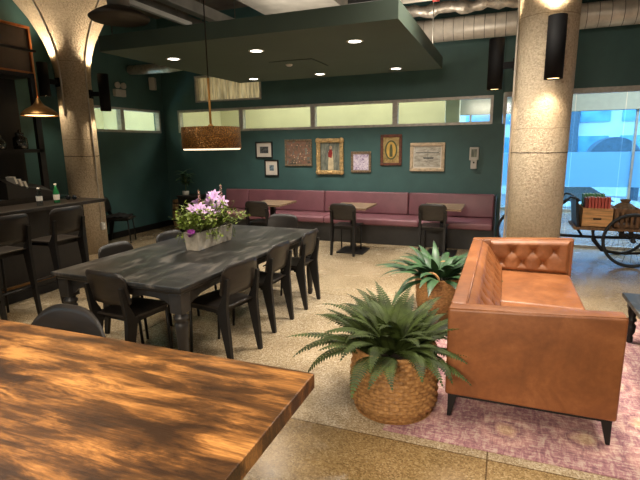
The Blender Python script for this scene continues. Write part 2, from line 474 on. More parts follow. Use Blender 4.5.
w.box(((XL+CX0)/2, YB+.075, (CZ0+CZ1)/2), (CX0-XL, .15, CZ1-CZ0))
w.box(((CX1-.09)/2, YB+.075, (CZ0+CZ1)/2), (-.09-CX1, .15, CZ1-CZ0))
w.box(((XL-.09)/2, YB+.075, (CZ1+ZC)/2), (-.09-XL, .15, ZC-CZ1))
w.box((3.95, YB+.075, (2.5+ZC)/2), (8.1, .15, ZC-2.5))
struct(w.build('wall_back', 'teal'))
w = MB()
LY0, LY1 = 6.0, 8.36
w.box((XL-.075, 2.2, ZC/2), (.15, 7.6, ZC)); w.box((XL-.075, (LY0+YB)/2, WZ0/2), (.15, YB-LY0, WZ0))
w.box((XL-.075, (LY0+YB)/2, (WZ1+ZC)/2), (.15, YB-LY0, ZC-WZ1)); w.box((XL-.075, (LY1+YB)/2, (WZ0+WZ1)/2), (.15, YB-LY1, WZ1-WZ0))
struct(w.build('wall_left', 'teal'))
struct(MB().box((0, -3.4, ZC/2), (17, .15, ZC)).build('wall_front', 'plainwall'))
struct(MB().box((7.0, 4.8, ZC/2), (.15, 16.4, ZC)).build('wall_right', 'plainwall'))
struct(MB().box((XL+.012, 5.2, .06), (.024, 6.6, .12), bev=.004).build('baseboard_left', 'black'))
struct(MB().box((-6.1, YB-.012, .06), (1.55, .024, .12), bev=.004).build('baseboard_back', 'black'))
# rooms behind the clerestory
w = MB()
w.box((-4.2, 11.0, 1.7), (5.8, .1, 3.4)); w.box((-1.0, 9.7, 1.7), (.25, .25, 3.4)); w.box((-4.0, 9.8, 3.45), (6.2, 2.6, .1)); w.box((-7.1, 9.8, 1.7), (.1, 2.6, 3.4))
struct(w.build('wall_back_room', 'cream'))
w = MB()
w.box((-9.4, 7.2, 1.7), (.1, 4.2, 3.4)); w.box((-8.2, 9.3, 1.7), (2.4, .1, 3.4)); w.box((-8.2, 5.2, 1.7), (2.4, .1, 3.4)); w.box((-8.2, 7.2, 3.45), (2.5, 4.2, .1))
struct(w.build('wall_left_room', 'cream'))
# clerestory windows
def winframe_x(x0, x1, idx):
    f = MB(); t = .045
    for zc in (WZ0+t/2, WZ1-t/2): f.box(((x0+x1)/2, YB+.03, zc), (x1-x0, .11, t))
    for xc in (x0+t/2, x1-t/2): f.box((xc, YB+.03, (WZ0+WZ1)/2), (t, .108, WZ1-WZ0-2*t))
    o = struct(f.build('window_%d' % idx, 'alu'))
    MB().box(((x0+x1)/2, YB+.05, (WZ0+WZ1)/2), (x1-x0-2*t+.01, .008, WZ1-WZ0-2*t+.01)).build('pane', 'pane', o)
xs = [WX0, -4.99, -3.44, -1.87, WX1]
for i in range(4): winframe_x(xs[i], xs[i+1], i+1)
def winframe_y(y0, y1, idx):
    f = MB(); t = .045
    for zc in (WZ0+t/2, WZ1-t/2): f.box((XL-.03, (y0+y1)/2, zc), (.11, y1-y0, t))
    for yc in (y0+t/2, y1-t/2): f.box((XL-.03, yc, (WZ0+WZ1)/2), (.108, t, WZ1-WZ0-2*t))
    o = struct(f.build('window_%d' % idx, 'alu'))
    MB().box((XL-.05, (y0+y1)/2, (WZ0+WZ1)/2), (.008, y1-y0-2*t+.01, WZ1-WZ0-2*t+.01)).build('pane', 'pane', o)
winframe_y(LY0, 7.28, 5); winframe_y(7.28, LY1, 6)
f = MB(); t = .035
for zc in (CZ0+t/2, CZ1-t/2): f.box(((CX0+CX1)/2, YB+.03, zc), (CX1-CX0, .1, t))
for xc in (CX0+t/2, CX1-t/2): f.box((xc, YB+.03, (CZ0+CZ1)/2), (t, .098, CZ1-CZ0-2*t))
o = struct(f.build('window_7', 'alu'))
def cur(u, v):
    x = CX0+.03+u*(CX1-CX0-.06); return (x, YB+.09+.018*math.sin(x*46), CZ0+.02+v*(CZ1-CZ0-.04))
MB().grid(cur, 150, 2).build('curtain', 'curtain', o)

# glass partition in the right hand opening
o = struct(MB().box((3.95, YB+.05, 2.46), (8.06, .1, .08)).box((3.95, YB+.05, .02), (8.06, .08, .04)).box((-.06, YB+.05, 1.23), (.05, .08, 2.38)).build('trim_1', 'alu'))
gl = MB()
jx = [-.035, .29, .97, 1.65, 2.33, 3.01, 3.69, 4.4, 5.2, 6.0, 6.9]
for a, b in zip(jx, jx[1:]):
    gl.box(((a+b)/2, YB+.05, 1.23), (b-a-.012, .012, 2.38))
struct(gl.build('window_8', 'partition'))
# lobby facade and street
w = MB()
w.box((2.4, 13.0, 3.36), (9.4, .3, 1.92)); w.box((-4.7, 13.0, 2.15), (4.9, .3, 4.3))
struct(w.build('wall_lobby_front', 'header'))
f = MB()
for x in (-2.22, -.9, .75, 2.75, 4.25, 5.9): f.box((x, 13.0, 1.2), (.045, .12, 2.4))
f.box((2.4, 13.0, .03), (9.4, .12, .06))
o = struct(f.build('window_9', 'alu')); MB().box((2.4, 13.0, 1.2), (9.3, .01, 2.4)).build('pane', 'streetpane', o)
MB().box((2.4, 12.99, 1.03), (9.3, .004, .83)).build('frosted_band', 'frost', o)
struct(MB().box((6, 26, -1.35), (60, 25.4, .1)).build('ground', 'asphalt'), 'grey asphalt street outside the glass front', 'street')
bd = thing('city_building', 'pale blue office building across the street with rows of windows', 'building', (6, 30, -1.3))
w = MB().box((0, 2, 8), (44, 4, 16)); w.build('facade', 'facade', bd)
for i in range(-6, 9):
    for j in range(4):
        z = 2.6 + j*2.1
        wo = MB().box((i*2.0+.4, -.02, z), (1.45, .12, 1.35)).build('window', 'facadewin', bd)
for i in range(-3, 4):
    MB().box((i*4.0+1.4, -.15, 5), (.42, .4, 10)).build('pillar', 'facadedark', bd)
ar = thing('arched_canopy', 'dark arched entrance canopy seen through the glass on the right', 'canopy', (4.2, 24, -1.3))
pts = [(1.0*math.cos(a), 1.05*math.sin(a)) for a in [PI*k/20 for k in range(21)]]
MB().prism([(x, y+2.1) for x, y in pts], 0, 1.2, Matrix.Rotation(PI/2, 4, 'X')).build('arched_roof', 'facadedark', ar)
for sx in (-1, 1): MB().box((sx*.92, -.6, 1.05), (.16, 1.0, 2.1)).build('post', 'facadedark', ar)
def car(loc, label, paint):
    r = thing('parked_car', label, 'car', loc, 0, 'cars parked across the street')
    b = MB()
    prof = [(-2.1, .3), (-2.15, .75), (-1.9, .9), (1.1, .92), (2.0, .8), (2.15, .6), (2.1, .3)]
    b.prism(prof, -.85, .85, Matrix.Rotation(PI/2, 4, 'X')).build('body', paint, r)
    c = MB(); c.prism([(-1.75, .88), (-1.2, 1.4), (.25, 1.42), (1.05, .9)], -.74, .74, Matrix.Rotation(PI/2, 4, 'X')).build('cabin_glass', 'carglass', r)
    MB().prism([(-1.25, 1.36), (-1.15, 1.46), (.2, 1.48), (.35, 1.38)], -.72, .72, Matrix.Rotation(PI/2, 4, 'X')).build('roof', paint, r)
    for x in (-1.35, 1.35):
        for y in (-.8, .8):
            MB().lathe([(.2, -.1), (.31, -.1), (.33, -.05), (.33, .05), (.31, .1), (.2, .1)], (x, y, .33), 20, mtx=Matrix.Rotation(PI/2, 4, 'X')).build('wheel', 'rubber', r)
car((2.6, 19.6, -1.3), 'white parked car seen low through the glass above the red books', 'carwhite')
car((7.4, 19.9, -1.3), 'pale parked car at the right edge seen through the glass', 'carblue')

# columns
def column(name, loc, prof, label, seg=24, band=()):
    o = MB().lathe(prof, (0, 0, 0), seg, smooth=seg > 12).build(name, 'column', None, loc)
    return struct(o, label, 'column')
column('concrete_column', (.345, 6.0, 0), [(.289, 0), (.298, 1.6), (.306, 3.3), (.31, 3.4), (.34, 3.6), (.6, 4.05), (.9, 4.3)], 'rough round concrete column behind the tan sofa', 48)
LC = Vector((-6.39, 5.8, 0))
LPROF = [(.255, 0), (.256, 1.5), (.25, 2.7), (.256, 2.85), (.275, 3.0), (.31, 3.15), (.36, 3.3), (.43, 3.45), (.52, 3.62), (.66, 3.82), (.85, 4.05), (1.0, 4.3)]
column('concrete_column', tuple(LC), LPROF, 'flared concrete column beside the bar', 32)
def oncol(ang, z):
    for (ra, a), (rb, b_) in zip(LPROF, LPROF[1:]):
        if a <= z <= b_: r = ra+(rb-ra)*(z-a)/(b_-a)
    n = Vector((.74, -.67, 0)); t_ = Vector((.67, .74, 0)); a = math.radians(ang)
    return LC + (n*math.cos(a)+t_*math.sin(a))*(r+.014) + Vector((0, 0, z))
def conduit(pts, label, r=.011, name='conduit', m='galv'):
    return tag(MB().tube(pts, r, 8).build(name, m), label, 'conduit')
conduit([(.035, 5.86, .02), (.04, 5.86, 3.3), (.02, 5.84, 4.28)], 'thin steel conduit up the left side of the round column')
conduit([oncol(42, z) for z in (.5, 1.5, 2.7, 2.85, 3.0, 3.15, 3.3, 3.45, 3.62, 3.82, 4.04)], 'steel conduit running up the flared column from its outlet')
conduit([oncol(-40, z) for z in (2.2, 2.7, 2.85, 3.0, 3.15, 3.3, 3.45, 3.62, 3.82, 4.04)], 'bent conduit on the left face of the flared column')
ob = thing('outlet_box', 'grey outlet box low on the flared column', 'outlet', tuple(oncol(42, .45)-Vector((0, 0, 0))), R90(90))
MB().box((0, -.02, 0), (.075, .05, .12), bev=.006).build('box', 'greyplastic', ob)
for z in (-.028, .028): MB().box((0, -.047, z), (.03, .008, .035), bev=.002).build('socket', 'white', ob)

# dropped green ceiling panel with recessed lights
cl = struct(MB().box(((-4.47-.97)/2, (4.47+7.62)/2, 2.885), (-.97+4.47, 7.62-4.47, .17)).build('dropped_ceiling', 'cloud'), 'dark green dropped ceiling panel with round lights', 'ceiling')
for k, (x, y) in enumerate(((-4.38, 4.6), (-1.1, 4.6), (-4.38, 7.4), (-1.1, 7.45))):
    struct(MB().tube([(x, y, 2.96), (x, y, ZC+.01)], .008, 6).build('trim_%d' % (3+k), 'greyduct'))
MB().box((-2.72, 6.25, 2.797), (.62, .62, .008)).build('access_hatch', 'cloud', cl)
dl = None
names = {(0, 0): 'nearest the left corner', (1, 0): 'middle of the front row', (2, 0): 'right end of the front row', (0, 1): 'back left, behind the brass lamp rod', (1, 1): 'middle of the back row', (2, 1): 'back right corner'}
for j, y in enumerate((5.2, 7.27)):
    for i, x in enumerate((-4.0, -2.81, -1.6)):
        lab = 'round recessed ceiling light, %s of the green panel' % names[(i, j)]
        if dl is None:
            dl = thing('recessed_light', lab, 'ceiling light', (x, y, 2.8), 0, 'recessed lights in the green panel')
            MB().lathe([(.068, -.004), (.092, -.004), (.095, 0), (.068, .0)], seg=28, caps=False).build('trim_ring', 'white', dl)
            MB().lathe([(.004, -.003), (.07, -.003)], seg=24, caps=False).build('lens', 'lens', dl)
        else: dup(dl, (x, y, 2.8), 0, lab)
        L = bpy.data.lights.new('recessed_spot', 'SPOT'); L.energy = 165; L.spot_size = R90(128); L.spot_blend = .8; L.color = (1, .92, .80); L.shadow_soft_size = .07
        lo = bpy.data.objects.new('recessed_spot', L); COL.objects.link(lo); lo.location = (x, y, 2.785)
tag(MB().lathe([(.03, -.03), (.045, -.02), (.05, 0), (.02, 0)], (-2.85, 6.2, 2.8), 16).build('smoke_sensor', 'white'), 'small white sensor in the middle of the green panel', 'sensor')

# ------------------------------------------------------------------ ducts and pipes overhead
rx = Matrix.Rotation(PI/2, 4, 'Y')
sd = tag(MB().lathe([(.172, 0), (.172, 9.4)], (-3.0, 8.15, 3.46), 32, mtx=rx).build('spiral_duct', 'galv'), 'long round galvanised duct along the back wall top', 'duct')
sm = MB()
for k in range(1, 62): sm.lathe([(.171, -.005), (.1745, -.003), (.1745, .003), (.171, .005)], (-3.0+k*.152, 8.15, 3.46), 28, mtx=rx, caps=False)
sm.build('seam_rings', 'greyduct', sd)
for x in (-2.2, 1.9, 4.5): MB().tube([(x, 8.34, ZC), (x, 8.34, 3.46), (x, 8.27, 3.32)], .008, 6).build('hanger', 'galv', sd)
pts = [(-3.0+k*.09, 7.95+.02*math.sin(k*1.7), 3.73+.02*math.sin(k*.9)) for k in range(104)]
tag(MB().tube(pts, [.085+.016*math.sin(k*2.3)+.01*math.sin(k*5.1) for k in range(104)], 14).build('insulated_duct', 'foil'), 'crinkled foil wrapped duct lying above the round duct', 'duct')
tag(MB().tube([(-3, 7.1, 3.72), (6.5, 7.1, 3.72)], .085, 16).build('steel_pipe', 'galv'), 'shiny straight pipe nearest the ceiling on the right', 'pipe')
tag(MB().tube([(-3, 6.95, 3.98), (6.5, 6.95, 3.98)], .05, 12).build('steel_pipe', 'greyduct'), 'dark grey thin pipe above the shiny pipe', 'pipe')
v = thing('sprinkler_valve', 'red sprinkler pipe coupling beside the green panel corner', 'valve', (-1.02, 7.1, 3.72))
MB().lathe([(.06, -.05), (.105, -.045), (.105, .045), (.06, .05)], seg=18, mtx=rx).build('collar', 'red', v)
MB().tube([(0, 0, .1), (0, 0, .56)], .02, 8).build('riser', 'red', v)
fl = MB().tube([(-6.88, 7.6, 3.18), (-6.5, 7.55, 3.16), (-5.9, 7.5, 3.14), (-5.3, 7.4, 3.16), (-4.6, 7.35, 3.2)], [.085, .09, .088, .09, .085], 16)
tag(fl.build('flexible_duct', 'foil'), 'silver flexible duct under the left end of the green panel', 'duct')
def tray(x, z, wd, h, label, m, name, y0=1.0, y1=8.3):
    o = tag(MB().box((x, (y0+y1)/2, z), (wd, y1-y0, h), bev=.006).build(name, m), label, 'duct')
    for y in (y0+.3, y1-.3): MB().tube([(x, y, z+h/2-.01), (x, y, ZC)], .006, 6).build('hanger', 'greyduct', o)
    return o
tray(-4.17, 3.36, .055, .06, 'narrow white channel running past the round diffuser', 'white', 'white_channel', y0=4.65, y1=5.85)  # narrow white bar beside the dark strut
tray(-4.30, 3.44, .16, .10, 'dark channel strut beside the narrow white channel', 'greyduct', 'channel_strut', y0=4.65, y1=6.6)
tray(-3.78, 3.42, .12, .14, 'grey square duct left of the brass lamp rod', 'greyduct', 'square_duct', y0=4.65)
tray(-2.55, 3.62, 1.05, .45, 'wide rectangular grey duct above the green panel', 'greyduct', 'rectangular_duct', y0=4.8, y1=6.4)
lou = thing('louvre_grille', 'dark louvred grille above the front of the green panel', 'grille', (-1.35, 5.6, 3.3))
MB().box((0, 0, .3), (.9, .05, .62)).build('frame', 'black', lou)
for k in range(6): MB().box((-.36+k*.145, -.03, .3), (.03, .04, .56)).build('slat', 'red' if k == 99 else 'steel', lou)
bm = MB()
for y in (.4, 2.0, 3.6, 5.2, 6.8): bm.box((-2, y, ZC-.09), (10, .22, .2))
struct(bm.build('trim_2', 'slab'))
for k, (x0, y0, ln, ww) in enumerate([(-4.55, 3.4, .9, .16), (-4.9, 4.7, 1.2, .14), (-3.95, 5.2, 1.4, .12)]):
    pass
planks = MB()
for k in range(9):
    planks.box((-4.2+rnd.uniform(-.8, .8), 3.6+k*.34, 3.98+rnd.uniform(-.04, .04)), (rnd.uniform(.5, .9), .15, .03))
struct(planks.build('ceiling_planks', 'crate'), 'pale timber boards on the ceiling above the ducts', 'boards')
df = thing('round_diffuser', 'large round grey ceiling air diffuser on a short round duct', 'air diffuser', (-3.88, 4.2, 3.02))
MB().lathe([(.02, .0), (.285, .0), (.305, .02), (.305, .03), (.24, .075), (.15, .12), (.11, .13)], seg=40).build('plaque', 'plaque', df)
MB().lathe([(.11, .11), (.112, .3), (.118, .3), (.118, .32), (.112, .32), (.112, 1.26)], seg=28).build('neck_duct', 'galv', df)
conduit([(-2.95, 4.45, 4.3), (-2.9, 4.45, 3.5), (-2.7, 4.45, 3.36), (-2.35, 4.45, 3.34), (-2.15, 4.45, 3.42), (-2.08, 4.45, 3.6), (-2.06, 4.45, 4.3)], 'thin drooping cable in front of the rectangular duct', .008, 'cable', 'black')

# ------------------------------------------------------------------ furniture: dining chair and bar stool
def backpanel(b, w0, z0, z1, yb, corner, lean, bow=.035, th=.012, z0c=.03):
    def fn(u, v):
        a = math.sin((u-.5)*PI)                                  # denser near edges
        x = a*w0/2; e = max(0, abs(x)-(w0/2-corner))/corner
        zt = z1 - corner*(1-math.sqrt(max(0, 1-e*e)))*.98 - .012*(2*x/w0)**2
        e2 = max(0, abs(x)-(w0/2-z0c))/z0c
        zb = z0 + z0c*(1-math.sqrt(max(0, 1-e2*e2)))*.98
        z = zb + v*(zt-zb)
        y = yb - lean*(z-z0)/(z1-z0) + bow*(2*x/w0)**2
        return (x, y, z), (-.3*2*x/w0, 1, .1)
    return b.shell(fn, 26, 6, th)
def make_chair(name, label, cat, group, sh, bt, bb, corner=.075, stool=False, wd=.42):
    r = thing(name, label, cat, (0, 0, 0), 0, group)
    def seatf(u, v):
        x = (u-.5)*.40; y = -.22+v*.44
        z = sh - .012*math.cos((v-.45)*PI*1.3)*math.cos((u-.5)*PI) - (max(0, v-.85)/.15)**2*.02
        k = 1-.06*(1-v); return (x*k, y, z), (0, 0, 1)
    MB().shell(seatf, 12, 14, .013).build('seat', 'blackwood', r)
    backpanel(MB(), wd, bb, bt, -.245, corner, .045).build('backrest', 'blackwood', r)
    for sx in (-1, 1):                                           # blade-like rear legs
        x = sx*.182
        prof = [(-.285, 0), (-.253, 0), (-.165, sh-.06), (-.165, sh-.01), (-.235, bb+.02), (-.262, bb+(bt-bb)*.55), (-.285, bb+(bt-bb)*.55), (-.257, sh)]
        MB().prism(prof, -.016, .016, Matrix.Translation((x, 0, 0)) @ Matrix.Rotation(PI/2, 4, 'Z') @ Matrix.Rotation(PI/2, 4, 'X')).build('leg', 'black', r)
        MB().tube([(sx*.165, .19, 0), (sx*.165, .165, sh-.03)], .0125, 10).build('leg', 'black', r)
    MB().box((-.165, -.0, sh-.03), (.022, .33, .03)).box((.165, 0, sh-.03), (.022, .33, .03)).box((0, .15, sh-.03), (.34, .022, .03)).box((0, -.15, sh-.035), (.37, .022, .04)).build('seat_frame', 'black', r)
    if stool:
        MB().tube([(-.167, .186, .25), (.167, .186, .25)], .011, 8).build('foot_rail', 'black', r); MB().tube([(-.19, -.24, .33), (.19, -.24, .33)], .011, 8).build('foot_rail', 'black', r)
    return r
G1 = 'black chairs around the long table'
ch = make_chair('dining_chair', 'black dining chair on the right side of the long table, nearest the viewer', 'chair', G1, .455, .825, .56)
ch.location = (-2.16, 3.18, 0); ch.rotation_euler.z = R90(80)
dup(ch, (-2.17, 3.86, 0), R90(88), 'black dining chair, middle one of three on the right side of the long table')
dup(ch, (-2.14, 4.52, 0), R90(90), 'black dining chair, farthest of three on the right side of the long table')
dup(ch, (-2.69, 2.79, 0), R90(-5), 'black dining chair at the near end of the long table, its back to us')
dup(ch, (-3.12, 3.32, 0), R90(-90), 'black dining chair on the left side of the long table, near the bar stools')
dup(ch, (-3.03, 3.98, 0), R90(-92), 'black dining chair on the left side of the long table, half hidden by flowers')
dup(ch, (-2.66, 5.22, 0), R90(180), 'black dining chair at the far end of the long table beyond the flowers')
rc = make_chair('dining_chair', 'black chair with rounded back just beyond the burnt wood table', 'chair', 'black chair at the wood table', .455, .825, .56, corner=.26, wd=.63)
rc.location = (-2.27, 1.58, 0); rc.rotation_euler.z = R90(180)
G2 = 'black chairs at the cafe tables'
dup(ch, (-3.76, 7.0, 0), 0, 'black chair at the left cafe table, behind the flower planter')['group'] = G2
dup(ch, (-2.29, 7.05, 0), 0, 'black chair with its back to us at the middle cafe table')['group'] = G2
dup(ch, (-.97, 7.33, 0), 0, 'black chair at the right cafe table, behind the far potted plant')['group'] = G2
dup(ch, (-6.52, 6.62, 0), R90(-62), 'black chair alone against the left wall holding a dark jacket')['group'] = 'chair by the left wall'
st = make_chair('bar_stool', 'tall black bar stool at the bar, the one nearer the flared column', 'bar stool', 'tall stools along the bar', .72, 1.09, .80, corner=.05, stool=True)
st.location = (-4.66, 3.72, 0); st.rotation_euler.z = R90(90)
dup(st, (-4.66, 3.06, 0), R90(90), 'tall black bar stool at the left edge of the view')

# long table
TX0, TX1, TY0, TY1 = -3.27, -1.99, 2.55, 4.96
lt = thing('long_dining_table', 'long charcoal dining table with turned legs and a worn top', 'table', ((TX0+TX1)/2, (TY0+TY1)/2, 0), R90(-1.8))
hx, hy = (TX1-TX0)/2, (TY1-TY0)/2
MB().box((0, 0, .735), (2*hx, 2*hy, .03), bev=.007).build('tabletop', 'blacktable', lt)
MB().box((0, 0, .705), (2*hx-.05, 2*hy-.05, .032), bev=.012, seg=3).build('edge_moulding', 'charcoal', lt)
ap = MB()
def apron(L):
    pts = [(-L/2, .69), (L/2, .69), (L/2, .55)]
    for k in range(13):
        x = L/2-.03-(L-.06)*k/12; pts.append((x, .56+.07*min(1, 3.2*math.sin(PI*k/12)))) 
    pts.append((-L/2, .55)); return pts
for sy in (-1, 1): ap.prism(apron(2*hx-.2), -.014, .014, Matrix.Translation((0, sy*(hy-.085), 0)) @ Matrix.Rotation(PI/2, 4, 'X'))
for sx in (-1, 1): ap.prism(apron(2*hy-.2), -.014, .014, Matrix.Translation((sx*(hx-.085), 0, 0)) @ Matrix.Rotation(PI/2, 4, 'Z') @ Matrix.Rotation(PI/2, 4, 'X'))
ap.build('apron', 'charcoal', lt)
for sx in (-1, 1):
    for sy in (-1, 1):
        l = MB(); c = (sx*(hx-.085), sy*(hy-.085), 0)
        l.box((c[0], c[1], .615), (.105, .105, .15), bev=.006)
        l.lathe([(.02, 0), (.027, .01), (.03, .06), (.024, .075), (.03, .09), (.034, .2), (.046, .42), (.05, .46), (.036, .475), (.053, .49), (.053, .51), (.038, .522), (.05, .545)], c, 20)
        l.build('leg', 'charcoal', lt)

# burnt wood table in the foreground
wt = thing('wood_table', 'thick burnt grain wooden table in the left foreground', 'table', (-1.95, 1.05, 0))
MB().box((0, 0, .715), (2.49, 1.32, .068), bev=.004).build('tabletop', 'woodtable', wt)
for sx in (-1, 1):
    for sy in (-1, 1): MB().box((sx*.8, sy*.42, .34), (.07, .07, .682), bev=.004).build('leg', 'black', wt)
MB().box((0, .42, .655), (1.66, .05, .05)).box((0, -.42, .655), (1.66, .05, .05)).build('under_frame', 'black', wt)

# ------------------------------------------------------------------ banquette and cafe tables
bq = thing('banquette_bench', 'long burgundy vinyl banquette bench along the teal wall', 'bench', (0, 0, 0))
BX0, BX1 = -5.36, -.10
MB().box(((BX0+BX1)/2, 8.13, .17), (BX1-BX0-.02, .62, .34)).build('base', 'kick', bq)
MB().box((BX1-.012, 8.1, .42), (.024, .74, .84), bev=.004).build('end_panel', 'black', bq)
sj = [BX0, -4.2, -2.96, -1.28, BX1-.03]
for a, b in zip(sj, sj[1:]): MB().box(((a+b)/2, 8.05, .395), (b-a-.008, .66, .115), bev=.03, seg=4).build('seat_cushion', 'vinyl', bq)
bj = [BX0, -4.83, -3.17, -1.57, BX1-.03]
for a, b in zip(bj, bj[1:]): MB().box(((a+b)/2, 8.40, .645), (b-a-.008, .13, .40), (R90(-7), 0, 0), bev=.028, seg=4).build('back_cushion', 'vinyl', bq)
def cafe(loc, label, first=None):
    if first: return dup(first, loc, 0, label)
    r = thing('cafe_table', label, 'table', loc, 0, 'small cafe tables along the bench')
    MB().box((0, 0, .735), (.60, .68, .03), bev=.003).build('tabletop', 'cafe', r)
    MB().box((0, 0, .36), (.075, .075, .68), bev=.004).build('pedestal', 'black', r)
    MB().box((0, 0, .712), (.34, .34, .016)).build('top_plate', 'black', r)
    MB().box((0, 0, .012), (.44, .44, .024), bev=.006).build('foot_plate', 'black', r)
    return r
c1 = cafe((-2.23, 7.16, 0), 'plank top cafe table in the middle of the bench')
cafe((-3.68, 7.18, 0), 'plank top cafe table nearest the flower planter', c1)
cafe((-.86, 7.42, 0), 'plank top cafe table at the right end of the bench', c1)

# ------------------------------------------------------------------ sofa
SX0, SX1, SY0, SY1 = -.27, .66, 2.78, 5.12
sf = thing('leather_sofa', 'tan leather tuxedo sofa with button tufted back standing on the rug', 'sofa', (SX0, SY0, 0))
W, D = SY1-SY0, SX1-SX0                      # W along y, D along x (local: x forward, y along)
ZT0, ZT1 = .725, .775
def armblk(y0, y1):
    b = MB()
    b.hexa([(0, y0, .165), (D, y0, .165), (D, y1, .165), (0, y1, .165)], [(0, y0, ZT0), (D, y0, ZT1), (D, y1, ZT1), (0, y1, ZT0)], bev=.016, seg=4)
    b.tube([(.0, y0+.012, ZT0-.004), (D-.004, y0+.012, ZT1-.004)], .006, 6)
    return b
AT = .125
armblk(0, AT).build('arm', 'leather', sf); armblk(W-AT, W).build('arm', 'leather', sf)
MB().box((.05, W/2, .445), (.098, W-2*AT+.004, .56), bev=.014, seg=4).tube([(.097, AT, .722), (.097, W-AT, .722)], .006, 6).build('back', 'leather', sf)
MB().box((D/2+.05, W/2, .235), (D-.12, W-2*AT, .13), bev=.012, seg=3).build('seat_base', 'leather', sf)
sc = MB()
def cush(y0, y1):
    x0, x1 = .26, D-.01
    def fn(u, v):
        e = max(abs(2*u-1), abs(2*v-1)); crown = .028*(1-(2*u-1)**2)*(1-(2*v-1)**2)
        z = .425+crown - (.02 if e > .97 else 0)
        return (x0+u*(x1-x0), y0+v*(y1-y0), z)
    sc.box(((x0+x1)/2, (y0+y1)/2, .362), (x1-x0, y1-y0, .135), bev=.03, seg=4)
    sc.grid(lambda u, v: fn(.03+.94*u, .03+.94*v), 14, 14)
cush(AT+.01, W/2-.003); sc.build('seat_cushion', 'leather', sf)
sc = MB(); cush(W/2+.003, W-AT-.01); sc.build('seat_cushion', 'leather', sf)
def tuft(L, hgt, a, rowh, u0=0, v0=0):
    """returns depth function and button positions on an L x hgt panel"""
    btn = []
    n = int(L/a)+2
    for j in range(int(hgt/rowh)+1):
        for i in range(n):
            x = u0+i*a+(j % 2)*a/2; y = v0+j*rowh
            if .04 < x < L-.04 and .02 < y < hgt-.02: btn.append((x, y))
    def dep(x, y):
        d = min((math.hypot(x-p[0], y-p[1]) for p in btn), default=9)
        p = (x-u0)/a+(y-v0)/(2*rowh); q = (x-u0)/a-(y-v0)/(2*rowh)
        dp = abs(p-round(p)); dq = abs(q-round(q))
        cr = max(math.exp(-(dp/.06)**2), math.exp(-(dq/.06)**2))*math.exp(-(d/.062)**2)
        edge = min(x, L-x, y, hgt-y)
        pad = .04*min(1, max(0, edge/.03))**.5
        return pad - .010*cr*(1 if edge > .01 else 0) - .024*math.exp(-(d/.026)**2) - .010*math.exp(-(d/.07)**2)
    return dep, btn
PH = .285
dep, btn = tuft(W-2*AT, PH, .19, .105, .095, .085)
bx = lambda v: .092+.19*(1-v)**.9
tb = MB().grid(lambda u, v: (bx(v)+dep(u*(W-2*AT), v*PH), AT+u*(W-2*AT), .43+v*PH), 200, 36)
o = tb.build('tufted_back', 'leather', sf)
bt = MB()
for x, y in btn: bt.ball((bx(y/PH)+dep(x, y)+.003, AT+x, .43+y), .011, 8, (.5, 1, 1))
bt.build('buttons', 'leather', o)
LA = D-.20
dep2, btn2 = tuft(LA, PH, .19, .105, .12, .085)
for yy, sg in ((W-AT, -1), (AT, 1)):
    def rise(x): return (x+.17)/D*(ZT1-ZT0)
    o = MB().grid(lambda u, v: (.17+u*LA, yy+sg*dep2(u*LA, v*PH), .43+v*(PH+rise(u*LA))), 90, 36).build('tufted_arm_panel', 'leather', sf)
    bt = MB()
    for x, y in btn2: bt.ball((.17+x, yy+sg*(dep2(x, y)+.003), .43+y*(1+rise(x)/PH)), .011, 8, (1, .5, 1))
    bt.build('buttons', 'leather', o)
MB().box((D/2, .03, .16), (D-.06, .03, .018)).box((D/2, W-.03, .16), (D-.06, .03, .018)).box((.03, W/2, .16), (.03, W-.06, .018)).box((D-.03, W/2, .16), (.03, W-.06, .018)).build('base_rail', 'black', sf)
for x, sx in ((.045, -1), (D-.045, 1)):
    for y, sy in ((.045, -1), (W-.045, 1)):
        l = MB(); l.hexa([(x+sx*.018-.011, y+sy*.012-.011, .008), (x+sx*.018+.011, y+sy*.012-.011, .008), (x+sx*.018+.011, y+sy*.012+.011, .008), (x+sx*.018-.011, y+sy*.012+.011, .008)],
               [(x-.028, y-.02, .155), (x+.028, y-.02, .155), (x+.028, y+.02, .155), (x-.028, y+.02, .155)], bev=.003)
        l.build('leg', 'black', sf)
# rug
def rugf(u, v): return (-.6+u*3.8, 2.52+v*2.6, .008)
rg = MB().box((1.3, 3.82, .004), (3.8, 2.6, .008), bev=.002)
tag(rg.build('area_rug', 'rug'), 'faded pink and cream patterned rug under the sofa', 'rug')
# coffee table
ct = thing('coffee_table', 'dark grey coffee table with turned black legs at the right edge', 'coffee table', (1.0, 3.3, .008))
MB().box((.45, .62, .397), (.9, 1.24, .035), bev=.006).build('tabletop', 'blacktable', ct)
MB().box((.45, .62, .345), (.76, 1.10, .07)).build('apron', 'black', ct)
for x in (.075, .825):
    for y in (.075, 1.165):
        MB().box((x, y, .34), (.075, .075, .085), bev=.004).lathe([(.02, 0), (.026, .012), (.026, .05), (.019, .065), (.034, .1), (.038, .15), (.022, .18), (.036, .195), (.036, .21), (.024, .225), (.034, .26), (.036, .3)], (x, y, 0), 18).build('leg', 'black', ct)

